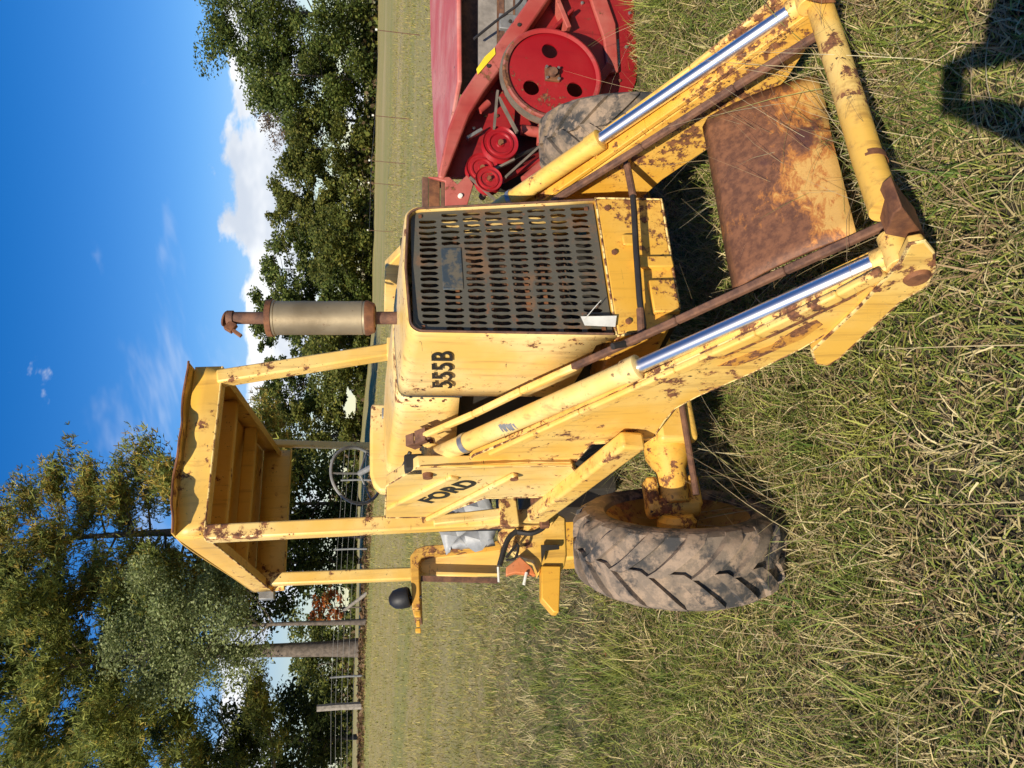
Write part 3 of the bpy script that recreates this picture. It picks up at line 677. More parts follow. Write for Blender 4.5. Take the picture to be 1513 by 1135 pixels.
k = MB(); lc = B(594, 884, -2.06); k.lathe([(-.075, .0), (-.07, .025), (-.045, .050), (-.01, .058), (.035, .057), (.045, .05), (.04, .0)], lc + Vector((0, 0, .0)), (.1, -.2, -1), 24); k.tube([lc, lc + Vector((0, 0, -.11))], .010, 8); k.build('work_lamp', m_black, fen, 0, 40)
k = MB(); k.box(B(617, 908, -2.06), (.03, .03, .03)); k.box(B(618, 922, -2.06), (.035, .03, .02)); k.box(B(618, 932, -2.06), (.025, .03, .03)); k.build_each('fender_stub', m_yelr, fen, .004)
k = MB(); k.tube([B(560, 786, -1.9), B(650, 782, -1.9)], .009, 8); k.tube([B(650, 782, -1.9), B(740, 780, -1.9)], .016, 8); k.build('control_lever', m_black, bh)
# ground the low rear end: axle beam and stabiliser pads behind the platform
k = MB(); gz = T.ground(0, 2.6); k.box((0, 2.6, gz + .17), (1.1, .3, .34)); k.build('rear_axle', m_yelr, bh, .02)

# paper tag wired to the grille
p = [B(x, y, .012) for x, y in ((858, 468), (864, 481), (909, 483), (911, 467))]
k = MB(); k.prism(p, (0, -.002, 0)); tg = empty('paper_tag', T.mat(), 'small pale tag wired to the lower grille of the backhoe', 'tag'); k.build('card', m_white, tg)
k = MB(); k.tube([B(862, 474, .014), B(878, 455, .02), B(888, 444, .012)], .0018, 6); k.build('wire', m_white, tg)

# bolts along the hood seam, cable clips, worn edges
for x, y in ((600, 590), (618, 591), (636, 591), (655, 592)):
    p = A(x, y, -.2985); k = MB(); k.lathe([(0, .0), (0, .0065), (.005, .006), (.005, 0)], p, (-1, 0, 0), 8); k.build('seam_bolt', m_rust, hood)
def worn_edge(pts, parent, r=.0035, closed=True):
    pts = [Vector(p) for p in pts]; pts = pts + [pts[0]] if closed else pts; out = []
    for a, b in zip(pts[:-1], pts[1:]):
        n = max(1, int((b - a).length / .05)); out += [a.lerp(b, i / n) for i in range(n)]
    out.append(pts[-1]); k = MB(); k.tube(out, r, 5, False); k.build('worn_edge', m_edge, parent, 0, 0)
arms_ = [o for o in bh.children if o.name.startswith('loader_arm')]
worn_edge([p + Vector((.004, 0, 0)) for p in arm_o], arms_[0], .005); worn_edge([Vector((-p.x - .030, p.y, p.z)) + Vector((0, 0, 0)) for p in arm_o], arms_[1], .005)
worn_edge([p + Vector((.004, 0, 0)) for p in tip_o], arms_[0], .005)
tw_ = [o for o in bh.children if o.name.startswith('loader_tower')][0]
worn_edge([A(x, y, TWA + .003) for x, y in twp], tw_, .0042)
worn_edge([(-.31, .003, .739), (.315, .003, .739), (.305, .003, .473), (-.20, .003, .488), (-.285, .003, .552)], nose, .005)
fd = [fl + Vector((0, -.002, -fdrop)), fr + Vector((0, -.002, -.15))]; worn_edge(fd, roof, .005, False)
worn_edge([fl + Vector((-.003, 0, -fdrop)), rl + Vector((-.003, 0, -.12))], roof, .005, False)
# scuff where the old decal wore off the cylinder, grease smears on the pivots
c_ = barrel[0].lerp(barrel[1], .42); ax_ = (barrel[1] - barrel[0]).normalized()
k = MB(); nrm_ = Vector((-.8, -.35, .5)); nrm_ = (nrm_ - ax_ * nrm_.dot(ax_)).normalized(); sd_ = ax_.cross(nrm_)
for dx, w_ in ((-.03, .010), (-.015, .016), (0, .008), (.012, .018), (.03, .006)):
    vs_ = []
    for an in (-.5, -.2, .1, .4):
        d_ = nrm_ * math.cos(an + dx * 8) + sd_ * math.sin(an + dx * 8); vs_ += [c_ + ax_ * (dx - w_ / 2 + .006 * an) + d_ * .0386, c_ + ax_ * (dx + w_ / 2 - .006 * an) + d_ * .0386]
    k.add(vs_, [(2 * i, 2 * i + 1, 2 * i + 3, 2 * i + 2) for i in range(3)])
cy0 = [o for o in bh.children if o.name.startswith('lift_cylinder')][0]
k.build('decal_scuff', m_grey, cy0, 0, 0)['kind'] = 'stuff'

# sagging hydraulic lines at the tower top, weld beads where the arm parts join
for i, pts in enumerate(([A(622, 664, -.42), A(650, 668, -.47), A(668, 660, -.50), A(690, 648, -.47)], [A(606, 668, -.40), A(596, 690, -.45), A(588, 706, -.50), A(574, 722, -.52)])):
    k = MB(); k.tube(bez(pts, 6), .009, 8); k.build('hydraulic_line', m_hose, bh)
def weld(pts, parent, r=.005):
    rw = random.Random(3); P = bez(pts, 10); k = MB(); k.tube(P, [r * rw.uniform(.6, 1.3) for _ in P], 6); k.build('weld_bead', m_yel, parent, 0, 60)
weld([A(1200, 516, AO - .002), A(1270, 452, AO - .002), A(1330, 388, AO - .002)], arms_[0], .006)
weld([A(873, 655, AO - .001), A(930, 649, AO - .001), A(965, 646, AO - .001)], arms_[0], .004)
weld([A(845, 686, TWA - .001), A(740, 687, TWA - .001), A(620, 690, TWA - .001)], tw_, .004)
# ------------------------------------------------------------------ red hay machine standing behind, only its end is in view
Q_ = Frame((2.0, 4.45, 0), R(12))
def D(x, y, c=0.0): return Q_.px(x, y, 'y', -c)
def Dz(x, y, z): return Q_.px(x, y, 'z', z)
rm = empty('hay_machine', Q_.mat(), 'faded red hay machine with large belt pulley on its end', 'farm machine')
ep = [(656, 262), (690, 178), (712, 140), (790, 20), (800, 0), (838, -70), (905, -200), (985, -200), (962, -60), (952, 0), (948, 60), (940, 120), (915, 190), (860, 250), (800, 262)]
k = MB(); k.prism([D(x, y) for x, y in ep], (0, .03, 0)); end = k.build('end_panel', m_red, rm, .004)
k = MB(); k.prism([D(x, y, .004) for x, y in ((856, -40), (880, -40), (908, 40), (912, 110), (896, 112), (890, 60))], (0, -.03, 0)); k.build('rim_guard', m_redf, end, .008)
k = MB(); k.bar(D(838, 48, .03), D(820, 4, .03), .03, .10); k.build('bracket', m_redf, end, .004)
k = MB(); k.bar(D(806, 56, .04), D(846, 16, .04), .02, .05); k.build('bracket', m_red, end, .004)
# diagonal channel along the sloping edge
k = MB(); k.prism([D(x, y, .14) for x, y in ((647, 262), (662, 190), (680, 142), (700, 112), (776, 6), (850, -110), (885, -110), (810, 0), (738, 104), (716, 134), (694, 170), (657, 264))], (0, .13, 0)); rail = k.build('sloping_channel', m_redf, rm, .012)
k = MB(); k.prism([D(x, y, .146) for x, y in ((716, 84), (731, 70), (732, 80), (706, 110), (704, 102))], (0, .004, 0)); k.build('warning_sticker', m_sticker, rail)
for x, y in ((767, 37), (754, 32), (722, 98)):
    k = MB(); k.lathe([(0, .0), (0, .012), (.008, .010), (.008, 0)], D(x, y, .142), (0, -1, 0), 8); k.build('bolt', m_dark, rail)
# top sheet, dark inside, tan inner boards
tp_ = [Dz(x, y, 1.09) for x, y in ((673, -140), (675, 0), (676, 120), (664, 190), (652, 258), (647, 262), (641, 200), (637, 100), (635, 0), (634, -140))]
k = MB(); k.prism(tp_, (0, 0, -.03)); top = k.build('top_sheet', m_redt, rm, .01)
k = MB(); y0 = Dz(676, 100, 1.09).y; xs = [p.x for p in tp_]
k.prism([Vector((Dz(676, 125, 1.06).x, y0 + .30, 1.05)), Vector((max(xs), y0 + .30, 1.05)), Vector((max(xs), y0 + .30, .25)), Vector((Dz(676, 125, 1.06).x, y0 + .30, .25))], (0, .03, 0)); k.build('inner_wall', m_rustp, rm)
for (xa, xb, ma) in ((707, 734, m_wood), (738, 744, m_rustp), (746, 758, m_wood), (762, 778, m_grey)):
    k = MB(); k.prism([D(xa, 118 - (xa - 707) * .9, -.12), D(xb, 118 - (xa - 707) * .9, -.12), D(xb, -120, -.12), D(xa, -120, -.12)], (0, .02, 0)); k.build('inner_board', ma, rm)
k = MB(); k.tube(bez([D(700, 58, -.04), D(722, 40, -.02), D(745, 22, .0), D(768, 4, .02), D(780, -20, 0)], 5), .008, 8); k.build('cable', m_hose, rm)
k = MB(); k.box(D(752, 34, -.02), (.10, .03, .12)); k.build('junction_plate', m_grey, rm, .005)
# large pulley, three holes in its web
pc = D(815, 112, .17); pr = .285
PB = Matrix.Translation(pc) @ Matrix(((1, 0, 0), (0, 0, -1), (0, 1, 0))).to_4x4()
holes = [circle(.62 * pr * math.cos(R(a)) * .86, .62 * pr * math.sin(R(a)) * .86, .047, 20) for a in (3, 127, 240)]
pul = plate2d('large_pulley', [circle(0, 0, pr * .97, 64)] + holes, .012, m_redl, rm, PB)
k = MB(); k.lathe([(-.02, pr * .90), (-.028, pr * .965), (-.024, pr), (-.006, pr * 1.0), (.004, pr * .95), (.03, pr * .95), (.04, pr), (.055, pr), (.055, pr * .9)], pc, (0, 1, 0), 64); k.build('rim', m_rimw, pul, 0, 40)
k = MB(); k.lathe([(.002, pr * .955), (.002, pr * 1.035), (.034, pr * 1.035), (.034, pr * .955)], pc, (0, 1, 0), 64); k.build('rim_belt', m_belt, pul)
k = MB(); k.box(pc + Vector((0, -.012, 0)), (.085, .02, .085)); k.build('hub_plate', m_rust, pul, .004)
k = MB(); k.lathe([(0, 0), (0, .026), (.03, .024), (.03, 0)], pc + Vector((0, -.02, 0)), (0, -1, 0), 14); k.build('shaft_end', m_rustp, pul)
for sx, sz in ((-1, -1), (1, -1), (1, 1), (-1, 1)):
    k = MB(); k.lathe([(0, 0), (0, .009), (.012, .009), (.012, 0)], pc + Vector((sx * .034, -.022, sz * .034)), (0, -1, 0), 6); k.build('bolt', m_steel, pul)
k = MB(); k.tube([pc + Vector((0, 0, 0)), pc + Vector((0, .3, 0))], .035, 14); k.build('shaft', m_rustp, pul)
def pulley(px, py, r, c, name='idler_pulley'):
    p = D(px, py, c); m = MB(); m.lathe([(-.01, 0), (-.012, r * .2), (-.006, r * .25), (-.006, r * .55), (-.014, r * .62), (-.014, r * .72), (-.006, r * .78), (-.008, r * .92), (-.016, r), (-.008, r * 1.02), (.012, r * .84), (.034, r * 1.02), (.04, r), (.04, 0)], p, (0, 1, 0), 36)
    o = m.build(name, m_redl, rm, 0, 35)
    m = MB(); m.lathe([(0, 0), (0, r * .16), (.02, r * .15), (.02, 0)], p + Vector((0, -.01, 0)), (0, -1, 0), 6); m.build('nut', m_rust, o)
    m = MB(); m.tube([p, p + Vector((0, c + .02, 0))], .02, 10); m.build('axle', m_rustp, o)
    return p
p1 = pulley(739, 213, .098, .15); p2 = pulley(722, 266, .072, .19); p3 = pulley(712, 250, .088, .10)
def beltrun(a, b, c=.15, wd=.022): 
    m = MB(); m.bar(D(*a, c), D(*b, c), wd, .012, (0, 1, 0)); return m.build('belt_run', m_belt, rm)
beltrun((737, 145), (764, 196), .17, .026); beltrun((735, 135), (730, 190), .17, .026); beltrun((747, 262), (820, 196), .19, .02); beltrun((708, 262), (760, 236), .15, .02); beltrun((694, 262), (732, 296), .19, .012)
for a, b, r_, ma in (((770, 192), (800, 196), .03, m_redf), ((800, 186), (798, 214), .022, m_redf), ((742, 268), (800, 235), .016, m_red), ((778, 270), (812, 240), .045, m_redf), ((722, 152), (708, 164), .02, m_redf)):
    k = MB(); k.tube([D(*a, .08), D(*b, .08)], r_, 12); k.build('linkage', ma, rm)
k = MB(); k.bar(D(690, 205, .05), D(712, 192, .05), .02, .03); k.build('catch', m_steel, rm, .003)
k = MB(); k.prism([D(x, y, .0) for x, y in ((722, 190), (764, 196), (800, 190), (812, 250), (770, 285), (724, 282))], (0, .01, 0)); k.build('lower_plate', m_dark, rm)
# rusty end plates and red bracket beside the backhoe's nose
for xa, xb, ma in ((624, 633, m_rustp), (634, 650, m_rust), (652, 658, m_rustp)):
    k = MB(); k.prism([D(xa, 261, .10), D(xb, 262, .10), D(xb, 330, .10), D(xa, 330, .10)], (0, .03, 0)); k.build('rusty_slat', ma, rm, .003)
k = MB(); k.prism([D(x, y, .13) for x, y in ((632, 261), (664, 261), (676, 272), (690, 258), (700, 272), (688, 312), (658, 330), (658, 268))], (0, .02, 0)); bk = k.build('end_bracket', m_redf, rm, .004)
k = MB(); k.lathe([(0, 0), (0, .014), (.012, .012), (.014, 0)], D(680, 290, .13), (0, -1, 0), 10); k.build('bolt', m_white, bk)
k = MB(); p = D(950, 0, -.3); k.box(Vector((p.x + .1, p.y, .12)), (1.2, .5, .24)); k.build('skid', m_rustp, rm, .02)

for x, y in ((700, 190), (716, 172), (734, 172), (716, 205), (845, 200), (868, 195), (900, 150), (915, 120), (925, 70), (930, 20), (880, 20), (860, 5), (703, 232), (690, 240)):
    k = MB(); k.lathe([(0, 0), (0, .011), (.009, .010), (.011, 0)], D(x, y, .002), (0, -1, 0), 6); k.build('panel_bolt', m_steel if (x + y) % 3 else m_rust, end)
k = MB(); k.tube(bez([D(700, 250, .06), D(716, 232, .08), D(744, 240, .09), D(776, 226, .08), D(806, 214, .05)], 6), .011, 8); k.build('grease_hose', m_hose, rm)
k = MB(); k.bar(D(866, 150, .03), D(902, 96, .03), .05, .018); k.build('panel_stiffener', m_red, end, .004)
k = MB(); k.prism([D(x, y, .003) for x, y in ((896, 62), (914, 58), (916, 96), (899, 98))], (0, -.003, 0)); k.build('bare_patch', m_grey, end)
# ------------------------------------------------------------------ trees
def leaf_mesh(name, cen, nrm_up, size, cols, rng, aspect=.6, fold=True):
    """one small bent leaf spray per centre; cen (n,3), size (n,), cols (n,3)"""
    n = len(cen)
    d = rng.normal(size=(n, 3)); d[:, 2] *= .6; d /= np.linalg.norm(d, axis=1)[:, None]
    q = rng.normal(size=(n, 3)) + nrm_up; s = np.cross(d, q); s /= np.linalg.norm(s, axis=1)[:, None] + 1e-9
    L = size[:, None]; Wd = L * aspect
    v = np.stack([cen - d * L * .5, cen + s * Wd * .5, cen + d * L * .5, cen - s * Wd * .5], 1).reshape(-1, 3)
    f = np.arange(4 * n).reshape(-1, 4)
    return quad_mesh(name, v, f, np.repeat(cols, 4, 0))
def quad_mesh(name, v, f, vc):
    me = bpy.data.meshes.new(name); n = len(v); m = len(f); kk = f.shape[1]
    me.vertices.add(n); me.vertices.foreach_set('co', v.astype(np.float32).ravel())
    me.loops.add(m * kk); me.loops.foreach_set('vertex_index', f.astype(np.int32).ravel())
    me.polygons.add(m); me.polygons.foreach_set('loop_start', np.arange(0, m * kk, kk, dtype=np.int32))
    try: me.polygons.foreach_set('loop_total', np.full(m, kk, dtype=np.int32))
    except Exception: pass
    me.update(calc_edges=True)
    a = me.color_attributes.new('col', 'FLOAT_COLOR', 'POINT')
    a.data.foreach_set('color', np.concatenate([vc, np.ones((n, 1))], 1).astype(np.float32).ravel())
    return me
def palette(rng, n, cols, wts, jit=.25):
    c = np.array(cols)[rng.choice(len(cols), n, p=np.array(wts) / sum(wts))]
    return np.clip(c * (1 + rng.uniform(-jit, jit, (n, 1))), .004, 1)
def branches(rng, h, trunk_r, first, spread, n, upturn=.35, lean=0):
    """trunk + limbs; returns MB and limb tips/paths"""
    m = MB(); top = Vector((lean * h * .1, 0, h))
    tr = [Vector((lean * h * .1 * (t ** 2) + .012 * h * math.sin(t * 5 + lean * 3) * t, .01 * h * math.sin(t * 4) * t, h * t)) for t in np.linspace(-.02, .96, 10)]
    m.tube(tr, [trunk_r * (1.25 if i == 0 else 1) * (1 - .9 * i / 9) + .01 for i in range(10)], 9)
    limbs = []
    for i in range(n):
        t = first + (1 - first) * (i + rng.uniform(0, .8)) / n; t = min(t, .95)
        k = t * 9 / .98; b = tr[int(k)].lerp(tr[min(int(k) + 1, 9)], k - int(k))
        az = i * 2.4 + rng.uniform(-.5, .5); ln = spread(t) * rng.uniform(.75, 1.1)
        d = Vector((math.cos(az), math.sin(az), upturn * rng.uniform(.3, 1.3))); d.normalize()
        pts = [b, b + d * ln * .5 + Vector((0, 0, -.03 * ln)), b + d * ln + Vector((0, 0, .10 * ln * upturn))]
        r_ = max(.02, trunk_r * .34 * (1 - t) + .025); m.tube(pts, [r_, r_ * .6, r_ * .2], 6)
        limbs.append(pts)
        for q in range(3):
            s0 = pts[1].lerp(pts[2], rng.uniform(-.3, .8)); az2 = az + rng.uniform(-1.2, 1.2)
            e = s0 + Vector((math.cos(az2), math.sin(az2), rng.uniform(0, .7))) * ln * .38; m.tube([s0, e], [r_ * .4, r_ * .12], 5, False); limbs.append([s0, s0.lerp(e, .5), e])
    return m, limbs
def tree(name, label, cat, base, h, crown_r, seed, nleaf, leaf, cols, wts, first=.22, trunk_r=None, shape='round', group='trees along the far field edge', blob=.16, nlimb=16, upturn=.45, gaps=0.0, lean=0.0, aspect=.6):
    rng = np.random.default_rng(seed); pr = random.Random(seed)
    root = empty(name, Matrix.Translation(base), label, cat, group)
    trunk_r = trunk_r or h * .016
    if shape == 'round': sp = lambda t: crown_r * math.sqrt(max(.06, 1 - ((t - .55) / .52) ** 2))
    elif shape == 'cone': sp = lambda t: crown_r * (1.1 - t)
    else: sp = lambda t: crown_r * (.55 + .45 * math.sin(t * 3.1))
    m, limbs = branches(rng, h * .96, trunk_r, first, sp, nlimb, upturn, lean)
    m.build('trunk', m_bark, root, 0, 60)
    lc = []; 
    ends = limbs; wt = np.array([(l[-1] - l[0]).length for l in ends]); wt /= wt.sum()
    nb = int(len(ends) * (1 - gaps)); keep = rng.permutation(len(ends))[:nb]
    nblob = max(40, nb * 2); cc = []
    for i in range(nblob):
        l = ends[keep[i % nb]]; t = rng.uniform(.25, 1.05); a, b, c = l
        p = (a.lerp(b, t * 2) if t < .5 else b.lerp(c, t * 2 - 1)); cc.append(np.array(p) + rng.normal(size=3) * crown_r * .07)
    cc = np.array(cc); bs = crown_r * blob * rng.uniform(.6, 1.5, nblob); tint = rng.uniform(.72, 1.22, nblob)
    which = rng.integers(0, nblob, nleaf); dirs = rng.normal(size=(nleaf, 3)); dirs /= np.linalg.norm(dirs, axis=1)[:, None]
    rad = rng.uniform(0, 1, nleaf) ** .45; cen = cc[which] + dirs * (bs[which] * rad)[:, None] * np.array([1.15, 1.15, .8])
    lo = .05 * h; cen[:, 2] = np.maximum(cen[:, 2], lo + rng.uniform(0, .3, nleaf))
    col = palette(rng, nleaf, cols, wts) * tint[which][:, None]
    sz = leaf * rng.uniform(.6, 1.4, nleaf)
    me = leaf_mesh('crown', cen, np.array([0, 0, .8]), sz, col, rng, aspect); me.materials.append(m_leaf)
    o = bpy.data.objects.new('crown', me); COL.objects.link(o); o.parent = root
    return root
def pine(name, label, base, h, crown_r, seed, ntuft, cols, wts, first=.28, group='tall pines on the left'):
    rng = np.random.default_rng(seed)
    root = empty(name, Matrix.Translation(base), label, 'pine tree', group)
    m, limbs = branches(rng, h, h * .02, first, lambda t: crown_r * (1.12 - .85 * max(0, t - .25)), 34, .30)
    m.build('trunk', m_bark, root, 0, 60)
    nl = len(limbs); w_ = np.array([(l[-1] - l[0]).length for l in limbs]); w_ /= w_.sum()
    sub = rng.choice(nl, 950, p=w_); tc_ = []; td = []
    for i in sub:
        a, b, c = limbs[i]; t = rng.uniform(.3, 1.05); p = a.lerp(b, t * 2) if t < .5 else b.lerp(c, t * 2 - 1)
        tc_.append(np.array(p) + rng.normal(size=3) * .34 * np.array([1, 1, .55])); td.append(np.array((c - a).normalized()))
    tc_ = np.array(tc_); td = np.array(td); tint = rng.uniform(.6, 1.35, len(tc_))
    wch = rng.integers(0, len(tc_), ntuft); cen = tc_[wch] + rng.normal(size=(ntuft, 3)) * np.array([.42, .42, .20])
    nn = 4; cen = np.repeat(cen, nn, 0); d = td[np.repeat(wch, nn)] * .55 + rng.normal(size=(len(cen), 3)) * .55 + np.array([0, 0, .30]); d /= np.linalg.norm(d, axis=1)[:, None]
    s = np.cross(d, rng.normal(size=d.shape)); s /= np.linalg.norm(s, axis=1)[:, None]
    L = rng.uniform(.16, .34, (len(cen), 1)); Wd = .026
    v = np.stack([cen - s * Wd, cen + s * Wd, cen + d * L + s * Wd * .5, cen + d * L - s * Wd * .5], 1).reshape(-1, 3)
    col = palette(rng, ntuft, cols, wts) * tint[wch][:, None]; col = np.repeat(col, nn * 4, 0)
    me = quad_mesh('crown', v, np.arange(len(v)).reshape(-1, 4), col); me.materials.append(m_leaf)
    o = bpy.data.objects.new('crown', me); COL.objects.link(o); o.parent = root
    return root
def at_u(u, dist):
    """ground spot at a picture column u (0 left .. 1135 right of the upright picture) and a distance"""
    x = (u - 567.5) / 1160 * dist; return Vector((x, dist, tz(x, dist)))
G_D = [(.075, .108, .025), (.125, .165, .038), (.20, .22, .05)]
G_M = [(.090, .115, .026), (.15, .17, .036), (.23, .22, .048)]
G_Y = [(.10, .11, .025), (.19, .16, .035), (.27, .17, .04)]
G_S = [(.16, .20, .07), (.26, .30, .12), (.35, .38, .18)]
FAR = 92
S = FAR / 1160
NF = 2.5
def fartree(u, vtop, wpx, name, label, cols, wts, seed, n=7000, dist=FAR, **kw):
    base = at_u(u, dist); hz = 525 + (u - 567) * .0227; h = (hz - vtop) * dist / 1160 + CAMH - base.z; r_ = wpx * dist / 1160 / 2
    base.z -= .15
    return tree(name, label, kw.pop('cat', 'tree'), base, h, r_, seed, int(n * NF), kw.pop('leaf', .36), cols, wts, **kw)
fartree(1100, 318, 210, 'oak_tree', 'tallest dark green tree at the right end of the far treeline', G_D, (4, 4, 2), 1, 15000, first=.05, nlimb=26, blob=.2)
fartree(1010, 372, 150, 'oak_tree', 'dense dark tree just left of the tallest tree on the far treeline', G_D, (4, 4, 2), 2, 11000, first=.05, nlimb=24, blob=.2, dist=90)
fartree(950, 392, 110, 'bare_tree', 'thin greyish brown nearly leafless tree in the far treeline', [(.16, .12, .085), (.22, .155, .10)], (1, 1), 3, 2600, leaf=.26, first=.25, nlimb=34, gaps=.2, dist=98, upturn=1.1)
fartree(905, 430, 130, 'oak_tree', 'rounded green tree over the red machine on the far treeline', G_M, (4, 4, 2), 4, 9000, first=.05, nlimb=22, blob=.2)
fartree(815, 408, 110, 'oak_tree', 'olive green tree rising above the backhoe grille', G_M, (2, 4, 3), 5, 9000, first=.05, nlimb=22, blob=.19, dist=96)
fartree(728, 392, 120, 'open_tree', 'open crowned tree with pale trunk right of the exhaust stack', G_D, (3, 4, 3), 6, 5200, first=.2, nlimb=22, gaps=.3, dist=97)
fartree(655, 372, 105, 'oak_tree', 'dark tree right behind the exhaust stack', G_D, (4, 4, 2), 7, 7000, first=.12, nlimb=22, dist=100)
fartree(560, 395, 120, 'open_tree', 'open crowned tree seen between exhaust stack and canopy post', G_D, (3, 4, 3), 8, 6000, first=.18, nlimb=22, gaps=.25, dist=95)
fartree(485, 400, 120, 'oak_tree', 'yellow green tree under the right end of the canopy', G_M, (2, 4, 3), 9, 7500, first=.05, nlimb=22, dist=92)
fartree(610, 468, 150, 'oak_tree', 'low bushy tree behind the slanted front canopy post', G_M, (3, 4, 2), 10, 6000, first=.02, nlimb=22, dist=88)
fartree(760, 470, 130, 'oak_tree', 'low bushy tree behind the left half of the grille', G_M, (4, 4, 2), 11, 6000, first=.02, nlimb=22, dist=88)
fartree(690, 480, 110, 'oak_tree', 'lowest bushy tree beside the exhaust stack foot', G_D, (4, 4, 2), 21, 5000, first=.02, nlimb=22, dist=90)
fartree(150, 448, 150, 'oak_tree', 'small distant tree seen under the pines at the left', G_M, (4, 4, 2), 12, 6000, first=.02, nlimb=20, dist=95)
fartree(60, 470, 130, 'oak_tree', 'small distant tree at the far left below the pines', G_M, (4, 4, 3), 13, 5000, first=.02, nlimb=20, dist=95)
# near trees behind the fence on the left
def near(u, dist): return at_u(u, dist)
PN = [(.11, .14, .036), (.20, .235, .055), (.31, .32, .075), (.44, .34, .08)]
pine('pine_tree', 'large green pine with bare trunk behind the fence', near(172, 38), 19.5, 5.6, 31, 27000, PN, (3, 4, 4, 1), .42)
pine('pine_tree', 'pine at the left edge of the picture, trunk out of view', near(-35, 41), 20.5, 5.4, 32, 26000, PN, (3, 4, 4, .6), .22)
pine('pine_tree', 'pine with yellowing needles left of the canopy', near(345, 43), 19.0, 5.4, 33, 27000, PN + [(.30, .20, .045)], (2, 3, 4, 3, 2), .22)
tree('sage_tree', 'pale grey green broadleaf tree below the canopy, in front of the pine', 'tree', near(210, 35), 9.8, 3.3, 41, 42000, .125, G_S, (3, 4, 3), .42, .12, group='broadleaf trees behind the left fence', nlimb=20, blob=.22, upturn=.7)
tree('cedar_tree', 'dark evergreen tree seen through the canopy posts', 'tree', near(385, 46), 9.0, 4.0, 42, 16000, .26, [(.040, .060, .018), (.075, .105, .027), (.13, .155, .04)], (4, 4, 2), .02, .14, group='broadleaf trees behind the left fence', nlimb=24, blob=.24)
tree('cedar_tree', 'dark evergreen tree left of the rear canopy post', 'tree', near(300, 47), 8.2, 3.6, 43, 13000, .26, [(.040, .060, .018), (.075, .105, .027), (.13, .155, .04)], (4, 4, 2), .02, .14, group='broadleaf trees behind the left fence', nlimb=24, blob=.24)
tree('cedar_tree', 'dark evergreen tree behind the wooden fence post', 'tree', near(40, 47), 7.6, 3.6, 44, 12000, .26, [(.030, .046, .014), (.055, .078, .020), (.10, .12, .030)], (4, 4, 2), .10, .14, group='broadleaf trees behind the left fence', nlimb=24, blob=.24)
tree('sapling', 'orange leaved autumn sapling by the fence', 'tree', near(232, 37.5), 2.6, .65, 45, 700, .20, [(.42, .12, .03), (.36, .18, .05), (.25, .09, .03)], (3, 2, 1), .35, .03, group=None, nlimb=10, blob=.3)
# undergrowth at the foot of the far treeline
rng = np.random.default_rng(8); n = 16000
u_ = rng.uniform(-150, 1500, n); d_ = rng.normal(94, 2.5, n); x_ = (u_ - 567.5) / 1160 * d_; hh_ = 1.3 + .9 * np.sin(x_ * .31) + .7 * np.sin(x_ * .83 + 1) + .6
cen = np.stack([x_, d_, terrain(x_, d_) + rng.uniform(0, 1, n) ** 1.3 * np.maximum(hh_, .7)], 1)
me = leaf_mesh('undergrowth', cen, np.array([0, 0, .5]), rng.uniform(.35, .8, n), palette(rng, n, G_M + [(.16, .11, .06)], (3, 3, 1, 2)), rng, .7); me.materials.append(m_leaf)
o = bpy.data.objects.new('undergrowth', me); COL.objects.link(o); o['kind'] = 'stuff'; o['label'] = 'dark scrub at the foot of the far treeline'
# ------------------------------------------------------------------ fences
def fence_line(us, dist, label, hs, mats, group=None, rads=None):
    pts = [at_u(u, dist) for u in us]; root = empty('wire_fence', Matrix.Translation(pts[0]), label, 'fence', group); o0 = pts[0]
    for p, h, ma, r_ in zip(pts, hs, mats, rads):
        k = MB(); q = p - o0; k.tube([q + Vector((0, 0, -.1)), q + Vector((.02, 0, h * .5)), q + Vector((0, 0, h))], [r_ * 1.08, r_, r_ * .96], 8); k.build('post', ma, root, 0, 40)
    for f in (.30, .48, .66, .84, .98):
        k = MB(); k.tube([p - o0 + Vector((0, -.02, min(hs[0], 1.45) * f)) for p in pts], 0.006, 5); k.build('wire', m_grey, root)
fence_line([-60, 86, 130, 318, 420, 470], 36, 'wire fence with wooden post along the field edge under the pines', [1.7, 2.05, 1.5, 1.6, 1.5, 1.5], [m_wood, m_wood, m_grey, m_grey, m_grey, m_grey], None, [.11, .17, .05, .045, .045, .045])
k = MB(); b = at_u(255, 35.5); k.tube([Vector((0, 0, -.1)), Vector((-.9, .1, 1.05))], [.09, .07], 8); o = k.build('leaning_post', m_wood); o.location = b; tag(o, 'broken pale fence post leaning beside the orange sapling', 'post')
def wirefence2():
    us = [(1087, 23), (960, 25.5), (893, 28.5), (860, 31), (790, 36)]
    pts = [at_u(u, d) for u, d in us]; root = empty('electric_fence', Matrix.Translation(pts[0]), 'thin electric fence on slim posts crossing the field behind the red machine', 'fence'); o0 = pts[0]
    for p in pts:
        q = p - o0; k = MB(); k.tube([q, q + Vector((.01, 0, 1.28))], .012, 6); po = k.build('post', m_rustp, root)
        k = MB(); k.box(q + Vector((.01, -.02, 1.28)), (.05, .04, .06)); k.build('insulator', m_white, po)
    for f in (.55, 1.2):
        k = MB(); k.tube([p - o0 + Vector((0, -.02, f)) for p in pts], .0035, 4); k.build('wire', m_steel, root)
wirefence2()
